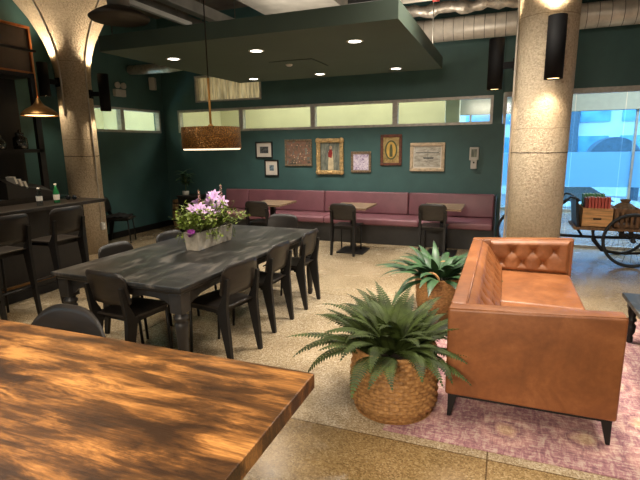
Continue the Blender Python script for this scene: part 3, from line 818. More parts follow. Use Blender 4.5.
# ------------------------------------------------------------------ plants in baskets
def basket(r, prof, hgt, m, nst=46, rows=26, amp=.007, handles=False):
    """woven basket: radius profile list (t, r)"""
    def rad(t):
        for (a, ra), (b, rb) in zip(prof, prof[1:]):
            if a <= t <= b:
                k = (t-a)/(b-a); k = k*k*(3-2*k); return ra+(rb-ra)*k
        return prof[-1][1]
    nu, nv = nst*4, rows*3
    b = MB()
    def fn(u, v):
        th = u*2*PI; row = v*rows; i = int(min(row, rows-1e-6))
        prof_v = abs(math.sin(PI*row))
        ph = th*nst/2*2 + (i % 2)*PI
        rr = rad(v) + amp*prof_v*(.55+.45*math.sin(ph)) - amp
        return (rr*math.cos(th), rr*math.sin(th), v*hgt)
    b.grid(fn, nu, nv)
    bi = [(rad(v/10)-.02, v/10*hgt) for v in range(10, -1, -1)]
    b.lathe([(.01, .012)] + [(x, max(z, .012)) for x, z in bi[::-1]], seg=40, caps=False)
    b.lathe([(.005, 0), (rad(0), 0)], seg=40, caps=False)
    b.tube([((rad(1)-.008)*math.cos(a), (rad(1)-.008)*math.sin(a), hgt) for a in [2*PI*k/48 for k in range(48)]], .014, 8, closed=True)
    o = b.build('basket', m, r)
    return rad(1)
def frond(b, base, az, L, rise, droop, wmax, n=26, twist=0):
    pts = []
    el = rise
    p = Vector(base); step = L/n
    for i in range(n+1):
        pts.append(p.copy()); t = i/n
        e = el - droop*t**1.4
        a2 = az+twist*t
        p = p + Vector((math.cos(a2)*math.cos(e), math.sin(a2)*math.cos(e), math.sin(e)))*step
    b.tube(pts, [.0028*(1-.8*i/n)+.0006 for i in range(n+1)], 4, caps=False)
    for i in range(1, n):
        t = i/n; d = (pts[i+1]-pts[i-1]).normalized()
        side = d.cross(Vector((0, 0, 1)))
        if side.length < .05: side = Vector((-math.sin(az), math.cos(az), 0))
        side.normalize(); nrm = side.cross(d)
        wl = wmax*math.sin(PI*min(1, .12+.88*t)**.75)*(1 if t < .9 else .8)+.004
        for s in (-1, 1):
            tip = pts[i] + side*s*wl + d*wl*.45 - nrm*wl*.18 + Vector((0, 0, rnd.uniform(-.004, .004)))
            hw = step*.42
            q = [pts[i]-d*hw, pts[i]+side*s*wl*.6+d*(wl*.18-hw*.8), tip, pts[i]+side*s*wl*.55+d*(wl*.30+hw*.7), pts[i]+d*hw]
            f = b.b.faces.new([b.b.verts.new(x) for x in q]); f.smooth = False
def blade(b, base, az, L, rise, droop, wmax, n=10):
    p = Vector(base); L0 = []; step = L/n
    for i in range(n+1):
        t = i/n; e = rise-droop*t**1.3
        d = Vector((math.cos(az)*math.cos(e), math.sin(az)*math.cos(e), math.sin(e)))
        side = Vector((-math.sin(az), math.cos(az), 0)); nrm = side.cross(d)
        w_ = wmax*math.sin(PI*min(1, .06+.94*t)**.8) if t > .12 else .006
        fold = .35
        L0.append((p - side*w_ - nrm*w_*fold*-1, p.copy(), p + side*w_ + nrm*w_*fold))
        p = p + d*step
    V = [[b.b.verts.new(q) for q in r] for r in L0]
    for i in range(n):
        for k in (0, 1):
            f = b.b.faces.new((V[i][k], V[i][k+1], V[i+1][k+1], V[i+1][k])); f.smooth = True
fp = thing('potted_fern', 'bushy fern in a wide seagrass basket beside the near sofa arm', 'potted plant', (-.605, 2.83, .0085))
rt_ = basket(fp, [(0, .255), (.2, .292), (.55, .29), (1, .268)], .42, 'wicker', 28, 17, .016)
MB().lathe([(.005, .38), (.14, .378), (.22, .365)], seg=28, caps=False).build('soil', 'soil', fp)
b = MB()
for k in range(84):
    az = k*2.399+rnd.uniform(-.25, .25); t = (k+.5)/84
    rise = R90(80-62*t+rnd.uniform(-10, 10)); L = .34+.23*t**.6+rnd.uniform(-.06, .05)
    if math.cos(az) > .35: L *= .82
    rr = .03+.13*t
    frond(b, (rr*math.cos(az), rr*math.sin(az), .39), az, L, rise, R90(58+rnd.uniform(-20, 40)), .060+rnd.uniform(-.012, .01), 26, rnd.uniform(-.5, .5))
b.build('foliage', 'fern', fp, recalc=False)
fp2 = thing('potted_plant', 'broad leaved plant in a brown handled basket behind the sofa', 'potted plant', (-.56, 4.62, .0085))
basket(fp2, [(0, .185), (.5, .215), (1, .225)], .40, 'wicker2', 24, 17, .013)
MB().lathe([(.005, .375), (.12, .372), (.2, .36)], seg=28, caps=False).build('soil', 'soil', fp2)
for a in (PI*1.46, PI*.46):
    c, s = math.cos(a), math.sin(a)
    MB().tube([(c*(.226+.02*math.sin(t)) - s*.075*math.cos(t), s*(.226+.02*math.sin(t)) + c*.075*math.cos(t), .39+.10*math.sin(t)) for t in [PI*k/12 for k in range(13)]], .011, 8).build('handle', 'wicker2', fp2)
b = MB()
for k in range(60):
    az = k*2.399+rnd.uniform(-.25, .25); t = (k+.5)/60
    rise = R90(72-52*t+rnd.uniform(-10, 10)); L = .34+.26*t**.7+rnd.uniform(-.06, .06)
    rr = .02+.12*t
    blade(b, (rr*math.cos(az), rr*math.sin(az), .37), az, L, rise, R90(66+rnd.uniform(-15, 30)), .045+rnd.uniform(-.01, .012))
b.build('foliage', 'broadleaf', fp2, recalc=False)

# flower planter on the long table
fl = thing('flower_planter', 'concrete trough of lilac lilies and green trailing leaves on the long table', 'flower planter', (-2.675, 3.84, .75))
b = MB()
b.hexa([(-.068, -.285, 0), (.068, -.285, 0), (.068, .285, 0), (-.068, .285, 0)], [(-.082, -.30, .175), (.082, -.30, .175), (.082, .30, .175), (-.082, .30, .175)], bev=.006)
b.build('trough', 'trough', fl)
MB().box((0, 0, .166), (.14, .56, .02)).build('soil', 'soil', fl)
b = MB(); stm = MB()
def leaf(b, p, az, el, L, w_):
    d = Vector((math.cos(az)*math.cos(el), math.sin(az)*math.cos(el), math.sin(el))); s = Vector((-math.sin(az), math.cos(az), 0))
    n = s.cross(d); p = Vector(p)
    q = [p, p+d*L*.45+s*w_-n*w_*.3, p+d*L, p+d*L*.45-s*w_-n*w_*.3]
    V = [b.b.verts.new(x) for x in q]; b.b.faces.new((V[0], V[1], V[2])); b.b.faces.new((V[0], V[2], V[3]))
for k in range(260):
    x = rnd.gauss(0, .07); y = rnd.uniform(-.33, .33)
    hgt = .12+.26*rnd.random()*(1-abs(y)/.6)
    base = Vector((max(-.07, min(.07, x*.6)), max(-.28, min(.28, y*.9)), .15)); tip = Vector((x*1.7, y*1.0, .16+hgt*.85))
    stm.tube([base, (base+tip)/2+Vector((0, 0, .02)), tip], .0022, 4, caps=False)
    for q in range(7):
        p = base.lerp(tip, .35+.65*rnd.random())
        leaf(b, p+Vector((rnd.gauss(0, .014), rnd.gauss(0, .014), rnd.gauss(0, .012))), rnd.uniform(0, 2*PI), rnd.uniform(-.5, .9), rnd.uniform(.028, .058), rnd.uniform(.011, .02))
for k in range(26):                                              # trailing over the rim
    y = rnd.choice((-1, -1, 1))*rnd.uniform(0, .3); x0 = rnd.choice((.08, .08, -.08)); x1 = x0*(1.25+.6*rnd.random())
    p0 = Vector((x0, y, .17)); p1 = Vector((x1, y+rnd.uniform(-.04, .04), .17-rnd.uniform(.03, .12)))
    stm.tube([p0, p0.lerp(p1, .5)+Vector((x0*.2, 0, .02)), p1], .002, 4, caps=False)
    for q in range(6):
        leaf(b, p0.lerp(p1, rnd.random())+Vector((rnd.gauss(0, .01), rnd.gauss(0, .01), 0)), rnd.uniform(0, 2*PI), rnd.uniform(-.9, .3), rnd.uniform(.02, .035), .011)
b.build('foliage', 'limeleaf', fl, recalc=False); stm.build('stems', 'stem', fl, recalc=False)
def flower(p, m, L, n=6, w_=.02, open_=.5, name='blossom'):
    b = MB(); p = Vector(p)
    up_ = Vector((rnd.gauss(.35, .5), rnd.gauss(-.3, .5), .8)).normalized(); ax = up_.orthogonal().normalized(); ay = up_.cross(ax)
    for k in range(n):
        az = 2*PI*k/n+rnd.uniform(-.2, .2)
        d0 = ax*math.cos(az)+ay*math.sin(az); s = ay*math.cos(az)-ax*math.sin(az)
        R_ = []
        for i in range(6):
            t = i/5; e = p + d0*L*(t**1.2)*open_*1.2 + up_*L*(.95*t-.5*t*t)
            ww = w_*math.sin(PI*(.1+.9*t))
            R_.append([b.b.verts.new(e-s*ww), b.b.verts.new(e+s*ww)])
        for i in range(5):
            f = b.b.faces.new((R_[i][0], R_[i][1], R_[i+1][1], R_[i+1][0])); f.smooth = True
    return b.build(name, m, fl, recalc=False)
for x, y, z in [(.0, -.14, .37), (.03, -.05, .40), (-.03, .03, .45), (.02, .09, .45), (.05, .16, .40), (.0, .02, .38), (-.04, -.18, .36), (.06, .04, .35), (.02, .22, .40), (-.05, -.10, .42), (.04, -.22, .33), (-.02, .15, .46), (.07, .11, .36), (.05, -.11, .34)]:
    flower((x, y, z), 'lily', .085, 6, .019, .72)
for x, y, z in [(.06, -.2, .29), (.07, .1, .28), (.05, .26, .27), (-.03, -.28, .27), (.08, -.05, .26)]:
    flower((x, y, z), 'pink', .05, 7, .013, .6)
for x, y, z in [(.02, -.345, .14), (.03, -.33, .17), (.07, .19, .30)]:
    flower((x, y, z), 'purple', .06, 10, .014, .6)
for x, y, z in [(-.05, -.06, .50), (-.02, .27, .53)]:
    b = MB()
    for q in range(26):
        a = q*2.4; zz = z-.12+q*.006; leaf(b, (x+.006*math.cos(a), y+.006*math.sin(a), zz), a, .5, .026*(1-q/40), .009)
    b.build('flower_spike', 'pink', fl, recalc=False)
    MB().tube([(x*.5, y*.8, .15), (x, y, z-.12), (x, y, z+.05)], .003, 5).build('stems', 'stem', fl)

# ------------------------------------------------------------------ lamps
dr = thing('drum_pendant', 'wide brass drum pendant lamp hanging over the long table', 'pendant lamp', (-2.525, 3.75, 1.685))
MB().lathe([(.262, 0), (.266, .004), (.266, .186), (.262, .19), (.258, .186), (.258, .004), (.262, 0)], seg=64, caps=False).build('shade', 'drum', dr)
MB().lathe([(.005, -.014), (.25, -.014), (.257, -.008), (.257, .004), (.005, .004)], seg=48).build('diffuser', 'diffuse', dr)
MB().lathe([(.005, .186), (.258, .186)], seg=48, caps=False).build('top_plate', 'brass', dr)
MB().tube([(0, 0, .18), (0, 0, .62)], .011, 10).lathe([(.02, .19), (.03, .2), (.012, .22)], seg=16).build('rod', 'goldrod', dr)
MB().tube([(0, 0, .62), (0, 0, 2.6)], .006, 8).build('cord', 'black', dr)
MB().lathe([(.06, 2.57), (.065, 2.6), (.02, 2.615)], seg=20).build('ceiling_cup', 'brass', dr)
dm = thing('dome_pendant', 'brass dome pendant lamp hanging over the bar', 'pendant lamp', (-5.0, 4.02, 2.075))
MB().lathe([(.19, 0), (.194, .004), (.192, .018), (.172, .045), (.135, .075), (.095, .098), (.06, .12), (.036, .15), (.022, .185), (.012, .2)], seg=40, caps=False).build('shade', 'brass', dm)
MB().lathe([(.005, .004), (.10, .004), (.182, .012)], seg=32, caps=False).build('lens', 'warmlens', dm)
MB().tube([(0, 0, .19), (0, 0, .70)], .006, 8).build('cord', 'copper', dm)
rail = thing('lamp_rail', 'dark horizontal pipe carrying the brass dome lamp above the bar', 'rail', (-5.0, 4.0, 2.78))
MB().tube([(0, -2.2, 0), (0, .06, 0)], .016, 10).build('pipe', 'black', rail)
for y in (-2.0, -.9): MB().tube([(0, y, 0), (0, y, ZC-2.78)], .006, 6).build('hanger', 'black', rail)
def spot(loc, direction, e, size, color=(1, .72, .42), blend=.5, soft=.04, name='lamp_spot'):
    L = bpy.data.lights.new(name, 'SPOT'); L.energy = e; L.spot_size = R90(size); L.spot_blend = blend; L.color = color; L.shadow_soft_size = soft
    o = bpy.data.objects.new(name, L); COL.objects.link(o); o.location = loc
    o.rotation_euler = Vector(direction).to_track_quat('-Z', 'Y').to_euler(); return o
def sconce(loc, to, r, h, label, e):
    s = thing('wall_sconce', label, 'wall light', loc, 0, 'black cylinder up and down lights')
    MB().lathe([(r-.008, -h/2+.02), (r-.008, -h/2), (r, -h/2), (r, h/2), (r-.008, h/2), (r-.008, h/2-.02)], seg=32, caps=False).build('shade', 'sconce', s)
    l = MB(); l.lathe([(.004, -h/2+.012), (r-.008, -h/2+.012)], seg=24, caps=False); l.build('lens', 'warmlens', s)
    MB().lathe([(.004, h/2-.012), (r-.008, h/2-.012)], seg=24, caps=False).build('lens', 'warmlens', s)
    d = Vector(to)-Vector(loc); d.z = 0; L_ = d.length; ang = math.atan2(d.y, d.x); u = d.normalized()
    m = MB().box((u.x*(r+L_)/2, u.y*(r+L_)/2, -.02), (L_-r+.04, .05, .07), (0, 0, ang), bev=.004)
    m.box((u.x*(L_-.005), u.y*(L_-.005), -.02), (.03, .10, .13), (0, 0, ang), bev=.004).build('bracket', 'sconce', s)
    for k in (-1, 1):
        spot((loc[0], loc[1], loc[2]+k*(h/2+.01)), (u.x*.3, u.y*.3, k), e*(2.4 if k > 0 else .8), 100, blend=.7, soft=.05, name='sconce_spot', color=(1, .80, .56))
sconce((-.17, 6.06, 2.58), (.04, 6.03, 0), .085, .56, 'black cylinder light on the left side of the round column', 30)
sconce((.40, 5.50, 2.62), (.38, 5.7, 0), .088, .60, 'black cylinder light hanging on the front of the round column', 34)
def around(ang, r): 
    n = Vector((.74, -.67, 0)); t_ = Vector((.67, .74, 0)); a = math.radians(ang); return LC + (n*math.cos(a)+t_*math.sin(a))*r
p = around(-60, .46); sconce((p.x, p.y, 2.72), tuple(around(-60, .25)), .075, .48, 'black cylinder light left of the flared column', 24)
p = around(62, .47); sconce((p.x, p.y, 2.56), tuple(around(62, .25)), .08, .56, 'black cylinder light right of the flared column', 30)
spot((-5.0, 4.02, 2.06), (0, 0, -1), 30, 130, name='dome_spot')
pl_ = bpy.data.lights.new('drum_bulb', 'POINT'); pl_.energy = 7; pl_.color = (1, .78, .5); pl_.shadow_soft_size = .03
plo = bpy.data.objects.new('drum_bulb', pl_); COL.objects.link(plo); plo.location = (-2.525, 3.75, 1.79)
spot((-2.525, 3.75, 1.665), (0, 0, -1), 16, 150, (1, .82, .6), name='drum_spot')
# emergency lamp and small wall devices
em = thing('emergency_light', 'white twin head emergency light high on the left wall', 'emergency light', (XL, 7.25, 2.72))
MB().box((.035, 0, 0), (.08, .26, .13), bev=.01).build('body', 'greyplastic', em)
for y in (-.075, .075):
    MB().lathe([(.02, -.03), (.05, -.01), (.058, .03), (.045, .036)], (.06, y, .135), 18, mtx=rx).build('lamp_head', 'greyplastic', em)
sp = thing('wall_speaker', 'small white wall speaker in the upper left corner', 'speaker', (XL, 8.15, 2.98))
MB().box((.07, 0, 0), (.12, .13, .24), (0, 0, .4), bev=.012).build('cabinet', 'greyplastic', sp)
MB().box((.02, 0, 0), (.05, .05, .05)).build('bracket', 'black', sp)

# ------------------------------------------------------------------ pictures
def picture(x0, x1, z0, z1, label, fm, fw, am, mt=0, depth=.03, name='framed_picture', ornate=False):
    cx, cz = (x0+x1)/2, (z0+z1)/2; w_, h_ = x1-x0, z1-z0
    r = thing(name, label, 'picture', (cx, YB-.001, cz), 0, 'framed pictures above the bench')
    f = MB()
    for s in (-1, 1):
        f.box((0, -depth/2, s*(h_-fw)/2), (w_, depth, fw), bev=fw*.18)
        f.box((s*(w_-fw)/2, -depth/2, 0), (fw, depth*.98, h_-2*fw+.004), bev=fw*.18)
    if ornate:
        for s in (-1, 1):
            for q in (-1, 1): f.ball((s*(w_/2-fw*.5), -depth*.8, q*(h_/2-fw*.5)), fw*.72, 10, (1, .5, 1))
            f.ball((0, -depth*.8, s*(h_/2-fw*.4)), fw*.6, 10, (1.6, .5, .8)); f.ball((s*(w_/2-fw*.4), -depth*.8, 0), fw*.6, 10, (.8, .5, 1.6))
    f.build('frame', fm, r)
    iw, ih = w_-2*fw+.004, h_-2*fw+.004
    if mt:
        MB().box((0, -.006, 0), (iw, .008, ih)).build('mount', 'mat', r)
        MB().box((0, -.011, 0), (iw-2*mt, .004, ih-2*mt)).build('artwork', am, r)
    else: MB().box((0, -.007, 0), (iw, .010, ih)).build('artwork', am, r)
    return r
picture(-4.69, -4.31, 1.46, 1.785, 'small black framed photo, upper one of two by the left end', 'blackframe', .025, 'art_dark', .075)
picture(-4.50, -4.19, 1.105, 1.43, 'small black framed photo, lower one of two by the left end', 'blackframe', .025, 'art_blue', .085)
pg = picture(-4.04, -3.47, 1.305, 1.815, 'mottled brown garden painting in a thin worn frame', 'oldwood', .035, 'art_garden')
b = MB()
for k in range(34): b.ball((rnd.uniform(-.2, .2), -.014, rnd.uniform(-.2, .15)), rnd.uniform(.004, .013), 6, (1, .2, 1))
b.build('paint_strokes', 'paint_skin', pg)
pt = picture(-3.37, -2.83, 1.155, 1.82, 'ornate gold framed painting of a standing figure in red and cream', 'gold', .075, 'art_grey', depth=.05, ornate=True)
MB().prism([(-.045, -.25), (.07, -.25), (.06, 0), (.05, .1), (-.03, .1), (-.03, -.02)], .012, .016, Matrix.Rotation(PI/2, 4, 'X')).build('painted_dress', 'paint_cream', pt)
MB().prism([(-.035, -.01), (.03, -.03), (.05, .06), (.035, .13), (-.01, .13), (-.035, .06)], .016, .019, Matrix.Rotation(PI/2, 4, 'X')).build('painted_shawl', 'paint_red', pt)
MB().ball((.012, -.014, .165), .032, 12, (.85, .25, 1.1)).build('painted_head', 'paint_skin', pt)
picture(-2.685, -2.30, 1.19, 1.575, 'small square lilac sketch in a mottled wood frame', 'oldwood', .045, 'art_sketch')
po = picture(-2.125, -1.735, 1.32, 1.87, 'ochre oval print in a reddish brown frame', 'walnut', .05, 'art_gold')
el = lambda a, c: [(a*math.cos(t), c*math.sin(t)) for t in [2*PI*k/28 for k in range(28)]]
MB().prism(el(.115, .17), .011, .014, Matrix.Rotation(PI/2, 4, 'X')).build('oval_border', 'paint_green', po)
MB().prism(el(.085, .145), .014, .017, Matrix.Rotation(PI/2, 4, 'X')).build('oval_centre', 'paint_orange', po)
MB().prism([(-.028, -.12), (.028, -.12), (.03, .0), (.014, .1), (-.014, .1), (-.03, 0)], .017, .019, Matrix.Rotation(PI/2, 4, 'X')).build('oval_motif', 'paint_green', po)
ps = picture(-1.585, -.985, 1.22, 1.715, 'pale harbour painting in a wide limed wood frame', 'palewood', .055, 'art_sea', .02, .04)
b = MB(); b.prism([(-.06, -.03), (.1, -.03), (.12, -.005), (-.08, -.005)], .014, .016, Matrix.Rotation(PI/2, 4, 'X')); b.box((.01, -.014, .06), (.006, .004, .13)); b.box((.0, -.014, .075), (.4, .003, .012)); b.build('painted_boat', 'art_dark', ps)
hd = thing('sanitizer_dispenser', 'white hand sanitizer dispenser on the teal wall by the bench end', 'dispenser', (-.50, YB-.001, 1.32))
MB().box((0, -.045, .20), (.15, .09, .22), bev=.012).build('housing', 'greyplastic', hd)
MB().box((0, -.04, .02), (.10, .08, .15), bev=.01).build('nozzle_block', 'greyplastic', hd)
MB().box((0, -.0925, .21), (.09, .004, .13)).build('window_label', 'art_grey', hd)
MB().ball((0, -.082, .055), .014, 10).build('sensor_dot', 'black', hd)

# ------------------------------------------------------------------ bar area
br = thing('bar_counter', 'dark bar counter with an overhanging black top at the left', 'bar', (-5.2, 2.9, 0))
MB().box((0.0, .06, 1.03), (.56, 3.62, .04), bev=.004).build('countertop', 'blackwood', br)
MB().box((-.07, -.03, .505), (.36, 3.36, 1.01)).build('body', 'darkbar', br)
MB().box((-.07, -.03, .05), (.38, 3.38, .1)).build('plinth', 'black', br)
MB().tube([(.2, -1.7, .2), (.2, 1.6, .2)], .018, 10).build('foot_rail', 'brass', br)
wb = thing('water_bottle', 'clear plastic water bottle standing on the bar', 'bottle', (-5.06, 3.92, 1.05))
MB().lathe([(.004, .001), (.031, .002), (.034, .012), (.031, .05), (.034, .07), (.031, .1), (.034, .12), (.032, .145), (.014, .185), (.013, .195)], seg=20, caps=False).build('bottle_body', 'bottleglass', wb)
MB().lathe([(.0345, .06), (.0345, .115)], seg=20, caps=False).build('paper_label', 'paper', wb)
MB().lathe([(.015, .193), (.015, .212), (.004, .213)], seg=16).build('cap', 'white', wb)
gb = thing('green_bottle', 'green glass bottle with a pale label standing on the bar', 'bottle', (-5.12, 4.20, 1.05))
MB().lathe([(.004, .001), (.033, .002), (.035, .01), (.035, .125), (.028, .15), (.015, .185), (.013, .225)], seg=20).build('bottle_body', 'greenglass', gb)
MB().lathe([(.0357, .04), (.0357, .105)], seg=20, caps=False).build('paper_label', 'paper', gb)
MB().lathe([(.0145, .218), (.0145, .236), (.004, .237)], seg=16).build('cap', 'white', gb)
sg = thing('sunglasses', 'black sunglasses lying on the far end of the bar', 'sunglasses', (-5.25, 4.52, 1.05), R90(30))
b = MB()
for s in (-1, 1): b.lathe([(.004, -.003), (.03, -.003), (.03, .003), (.004, .003)], (s*.038, 0, .03), 16, mtx=Matrix.Rotation(PI/2, 4, 'X'))
b.build('lenses', 'carglass', sg)
b = MB()
for s in (-1, 1): b.tube([(s*.07, 0, .04), (s*.072, .08, .032), (s*.066, .14, .006)], .004, 6)
b.tube([(-.07, 0, .042), (0, -.004, .044), (.07, 0, .042)], .004, 6).build('frame', 'black', sg)
sh = thing('back_bar_shelving', 'dark wooden back bar shelving against the left wall', 'shelving', (-6.55, 3.35, 0))
MB().box((-.02, 0, .5), (.6, 3.6, 1.0)).build('cabinet', 'darkbar', sh)
MB().box((0, 0, 1.02), (.66, 3.66, .04)).build('counter', 'blackwood', sh)
for z in (1.68, 2.74): MB().box((-.08, 0, z), (.42, 3.6, .05)).build('shelf', 'darkbar', sh)
for y in (-1.76, 0, 1.78): MB().box((.1, y, 1.9), (.06, .09, 1.74)).build('post', 'darkbar', sh)
MB().box((-.3, 0, 1.9), (.03, 3.6, 1.74)).build('back_panel', 'darkbar', sh)
def jar(loc, label, r, h, first=None):
    j = thing('glass_jar', label, 'jar', loc, 0, 'glass jars on the back bar shelf')
    MB().lathe([(.004, .001), (r, .002), (r*1.04, h*.3), (r, h*.75), (r*.55, h*.88), (r*.6, h)], seg=20, caps=False).build('jar_body', 'jarglass', j)
    MB().lathe([(r*.62, h), (r*.62, h+.02), (.02, h+.03), (.018, h+.06), (.004, h+.065)], seg=18).build('lid', 'jarglass', j)
jar((-6.50, 4.55, 1.706), 'smoky glass jar on the back bar shelf nearest the left edge', .075, .16)
jar((-6.5, 4.86, 1.706), 'large smoky glass jar on the back bar shelf beside the post', .09, .21)
ms = thing('menu_stand', 'slanted dark stand holding papers on the back bar counter', 'stand', (-6.28, 4.68, 1.04))
MB().hexa([(-.12, -.34, 0), (.1, -.34, 0), (.1, .34, 0), (-.12, .34, 0)], [(-.12, -.34, .30), (.1, -.34, .22), (.1, .34, .06), (-.12, .34, .14)], bev=.004).build('body', 'darkbar', ms)
for k, y in enumerate((-.2, -.13, -.06)): MB().box((.02, y, .25-k*.035), (.16, .03, .10), (.3, 0, 0)).build('paper', 'paper', ms)
fb = thing('framed_board', 'copper framed dark board on top of the back bar shelving', 'board', (-6.5, 4.83, 2.766))
MB().box((-.05, 0, .34), (.02, .78, .60), bev=.002).build('board', 'brownboard', fb)
b = MB()
for s in (-1, 1): b.box((-.03, s*.40, .34), (.04, .035, .66), bev=.004); b.box((-.03, 0, .34+s*.315), (.04, .77, .035), bev=.004)
b.build('frame', 'copper', fb)
# jacket on the wall chair
jk = MB()
def jf(u, v):
    x = (u-.5)*.40; y = (v-.5)*.44
    z = .05*math.exp(-((x+.05)**2+(y)**2)/.018)+.012*math.sin(x*40+y*17)*math.cos(y*33)+.016
    return (x, y, z)
jk.grid(jf, 26, 26); jk.grid(lambda u, v: ((u-.5)*.40, (v-.5)*.44, .0), 4, 4)
tag(jk.build('folded_jacket', 'cloth', None, (-6.56, 6.60, .467), R90(-62)), 'dark jacket bundled on the seat of the chair by the left wall', 'jacket')
# barrel, plinth, plant in the corner
ba = thing('wooden_barrel', 'small upright wooden barrel in the back left corner', 'barrel', (-6.36, 8.1, 0))
MB().lathe([(.115, 0), (.128, .08), (.142, .3), (.128, .54), (.115, .62), (.105, .615), (.1, .6)], seg=28).build('staves', 'oak', ba)
for z in (.06, .2, .42, .56): 
    k = .118+.027*math.sin(PI*z/.62)
    MB().lathe([(k, z-.014), (k+.004, z-.012), (k+.004, z+.012), (k, z+.014)], seg=28, caps=False).build('hoop', 'steel', ba)
pd = thing('pedestal_cabinet', 'black pedestal cabinet behind the flower planter', 'cabinet', (-5.88, 7.9, 0))
MB().box((0, 0, .36), (.40, .36, .72), bev=.004).build('body', 'black', pd)
MB().box((0, 0, .735), (.43, .39, .03), bev=.003).build('top', 'blackwood', pd)
pl = thing('potted_foliage_plant', 'tall leggy house plant in a white pot on the black pedestal', 'potted plant', (-6.01, 7.9, .75))
MB().lathe([(.05, 0), (.062, .005), (.07, .075), (.064, .08), (.06, .07)], seg=24).build('pot', 'terracotta', pl)
MB().tube([(0, 0, .06), (.01, 0, .25), (-.02, .01, .42)], .009, 6).tube([(.01, 0, .2), (.06, 0, .38)], .006, 6).build('stem', 'stem', pl)
b = MB()
for k in range(30):
    az = k*2.4; t = k/30; blade(b, (rnd.uniform(-.03, .05), 0, .2+.26*t), az, rnd.uniform(.16, .28), R90(rnd.uniform(5, 60)), R90(80), .035, 6)
b.build('foliage', 'broadleaf', pl, recalc=False)

# ------------------------------------------------------------------ cargo bike
ck = thing('cargo_tricycle', 'black antique cargo tricycle with a wooden deck by the glass partition', 'tricycle', (0, 0, 0))
def wheel(c, r, parent, spokes=20):
    o = MB().tube([(c[0]+r*math.cos(a), c[1], c[2]+r*math.sin(a)) for a in [2*PI*k/48 for k in range(48)]], .022, 10, closed=True).build('wheel', 'rubber', parent)
    s = MB()
    for k in range(spokes):
        a = 2*PI*k/spokes; s.tube([(c[0], c[1]+(-1)**k*.025, c[2]), (c[0]+(r-.02)*math.cos(a), c[1], c[2]+(r-.02)*math.sin(a))], .0022, 4, caps=False)
    s.build('spokes', 'steel', o)
    MB().lathe([(.012, -.05), (.03, -.04), (.03, .04), (.012, .05)], c, 14, mtx=Matrix.Rotation(PI/2, 4, 'X')).build('hub', 'steel', o)
wheel((1.66, 7.30, .372), .35, ck); wheel((1.66, 8.12, .372), .35, ck); wheel((.27, 7.80, .36), .32, ck)
MB().tube([(1.66, 7.3, .372), (1.66, 8.12, .372)], .016, 10).build('axle', 'steel', ck)
f = MB()
f.tube([(.27, 7.76, .36), (.7, 7.72, .33), (1.3, 7.7, .33), (2.3, 7.7, .36)], .022, 10)
f.tube([(.27, 7.84, .36), (.38, 7.8, .62), (.5, 7.74, .78)], .014, 8).tube([(.5, 7.74, .82), (.55, 7.73, .33)], .016, 8)
f.tube([(1.2, 7.4, .48), (1.2, 7.4, .34), (1.32, 7.4, .2), (1.6, 7.4, .17), (1.9, 7.4, .2)], .018, 8)
f.tube([(1.0, 7.7, .50), (1.1, 7.7, .35)], .018, 8).tube([(1.66, 7.45, .37), (1.66, 7.45, .48)], .03, 8).tube([(1.66, 7.95, .37), (1.66, 7.95, .48)], .03, 8)
f.box((1.66, 7.4, .43), (.3, .04, .05)).build('frame', 'black', ck)
MB().box((1.8, 7.7, .495), (1.7, .62, .035), bev=.004).build('deck', 'slat', ck)
MB().box((.985, 7.7, .71), (.035, .60, .42), (0, R90(-6), 0), bev=.004).build('front_board', 'black', ck)
for y, k in ((7.45, -1), (7.95, 1)):
    hb = MB().tube([(1.0, y, .88), (.95, y, .92), (.88, y+.03*k, .93), (.83, y+.03*k, .88)], .014, 8).build('handlebar', 'steel', ck)
    MB().tube([(.85, y+.03*k, .90), (.78, y+.05*k, .84)], .022, 10).build('grip', 'rubber', hb)
MB().ball((.52, 7.735, .86), .09, 12, (1.3, .8, .45)).build('saddle', 'rubber', ck)
def crate(name, loc, d, label, m, group=None, slats=0, hole=True):
    r = thing(name, label, 'crate', loc, 0, group); w_, dp, h_ = d
    MB().box((0, 0, .008), (w_, dp, .016)).build('bottom', m, r)
    for sy in (-1, 1):
        if slats:
            for k in range(slats): MB().box((-w_/2+w_*(k+.5)/slats, sy*(dp/2-.008), h_/2), (w_/slats*.55, .016, h_)).build('slat', m, r)
            for z in (.03, h_-.03): MB().box((0, sy*(dp/2-.022), z), (w_, .014, .04)).build('rail', m, r)
        else: MB().box((0, sy*(dp/2-.008), h_/2), (w_, .016, h_), bev=.002).build('side_panel', m, r)
    for sx in (-1, 1): MB().box((sx*(w_/2-.008), 0, h_/2), (.016, dp-.034, h_), bev=.002).build('end_panel', m, r)
    if hole: MB().box((-.0, -dp/2-.0005, h_*.45), (.10, .004, .025)).build('hand_slot', 'black', r)
    return r
CZ = .5135
crate('wooden_crate', (1.235, 7.66, CZ), (.37, .48, .27), 'plain pine crate full of red books on the tricycle deck', 'crate')
crate('wooden_crate', (1.60, 7.68, CZ), (.30, .46, .27), 'slatted weathered crate in the middle of the tricycle deck', 'slat', None, 5, False)
crate('wooden_crate', (1.95, 7.66, CZ), (.34, .46, .20), 'low pine crate at the right edge on the tricycle deck', 'crate')
bk = None
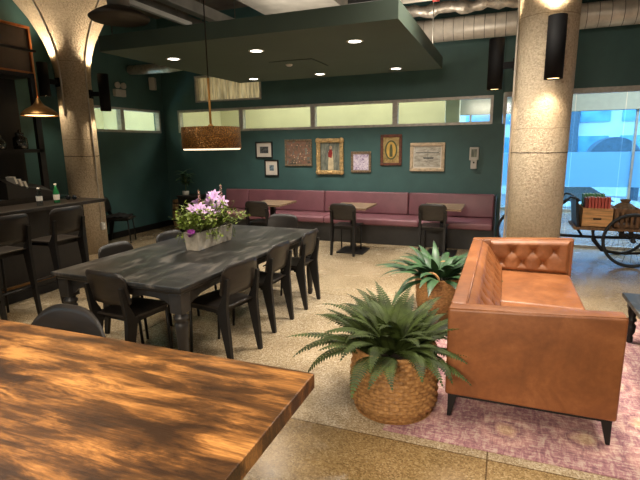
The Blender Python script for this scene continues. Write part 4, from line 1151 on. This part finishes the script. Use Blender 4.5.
for row, (y, mm, nn) in enumerate(((7.533, 'redbook', 8), (7.735, 'greenbook', 7))):
    for k in range(nn):
        x = 1.085+k*.040+.005; mmat = mm if k > 0 or row else 'maroonbook'
        r = thing('book', '', 'book', (x, y, CZ+.0165), 0, 'books in the pine crate')
        hh = .395+.012*((k*37) % 5)/5 + row*.03
        MB().box((-.0135, 0, hh/2), (.003, .17, hh)).box((.0135, 0, hh/2), (.003, .17, hh)).box((0, -.085, hh/2), (.030, .003, hh)).build('cover', mmat, r)
        MB().box((0, .0, hh/2), (.0235, .160, hh-.01)).build('pages', 'paper', r)
        pos = 'leftmost' if k == 0 else ('rightmost' if k == nn-1 else '%s from the left' % ['', 'second', 'third', 'fourth', 'fifth', 'sixth', 'seventh'][k])
        colr = {'redbook': 'coral red', 'greenbook': 'green', 'maroonbook': 'maroon'}[mmat]
        r['label'] = '%s book in the %s row of the pine crate, %s' % (colr, 'back' if row else 'front', pos)
sk = MB().ball((0, 0, .10), .11, 16, (1.2, 1.3, .95)); sk.lathe([(.03, .18), (.05, .2), (.07, .24)], seg=14, caps=False)
tag(sk.build('burlap_sack', 'burlap', None, (1.60, 7.68, CZ+.135)), 'brown burlap sack sitting in the slatted crate', 'sack')
pv = thing('wrapped_parcel', 'pale wrapped bundle lying on the low crate at the right edge', 'bundle', (1.95, 7.66, CZ+.2))
MB().ball((0, 0, .09), .10, 14, (1.5, 1.6, .9)).build('bundle', 'paper', pv)
MB().tube([(0, -.16, .09), (0, 0, .185), (0, .16, .09)], .006, 6).build('strap', 'black', pv)

# ------------------------------------------------------------------ light
wd = bpy.data.worlds.new('sky'); S.world = wd; wd.use_nodes = True
bg = wd.node_tree.nodes['Background']; bg.inputs[0].default_value = (.52, .80, 1.0, 1); bg.inputs[1].default_value = 7.5
def area(loc, sx, sy, e, color, rot=(0, 0, 0), name='area_lamp', spread=180):
    L = bpy.data.lights.new(name, 'AREA'); L.shape = 'RECTANGLE'; L.size = sx; L.size_y = sy; L.energy = e; L.color = color; L.spread = R90(spread)
    o = bpy.data.objects.new(name, L); COL.objects.link(o); o.location = loc; o.rotation_euler = rot; return o
area((-3.6, 9.9, 3.35), 5.0, 1.2, 105, (1, .93, .72)); area((-8.1, 7.3, 3.35), 1.2, 3, 50, (1, .95, .82))
# unseen warm white area lights (outside the frame), added to brighten the room
WARM = (1, .86, .68); NEU = (1, .91, .78)
area((-1.7, .7, 3.6), 1.6, .8, 72, WARM, spread=110)
area((1.6, 3.4, 3.7), 1.2, 1.6, 85, NEU, spread=120)
area((-.4, 4.6, 3.8), 1.0, 1.0, 110, NEU, spread=100)
area((-4.4, 2.6, 3.7), 1.4, 1.4, 45, NEU, spread=110)
area((0, -1.5, 3.8), 3, 1.0, 30, NEU, spread=130)
area((-2.2, 5.6, 3.0), 1.6, 1.2, 30, (1, .88, .72), (PI, 0, 0), 'fill_uplight'); area((-1.25, 7.2, 3.0), .4, .6, 16, (1, .88, .72), (PI, 0, 0), 'fill_uplight')  # added upward fill lights hidden above the green panel, brighten ceiling and ducts
def aim(o, to):
    o.rotation_euler = (Vector(to)-o.location).to_track_quat('-Z', 'Y').to_euler()
aim(area((-.6, -2.6, 3.0), 1.6, .3, 60, WARM, name='fill_lamp', spread=80), (-.2, 3.0, .3))  # added fill light behind the camera, brightens the fronts of basket and sofa
area((3.4, 10.2, 4.1), 4, 1.6, 420, (.95, .97, 1))
S.view_settings.view_transform = 'Standard'; S.view_settings.look = 'None'; S.view_settings.gamma = 1
S.view_settings.use_curve_mapping = False; S.view_settings.exposure = -.1
S.cycles.use_denoising = True
S.cycles.max_bounces = 8; S.cycles.sample_clamp_indirect = 6
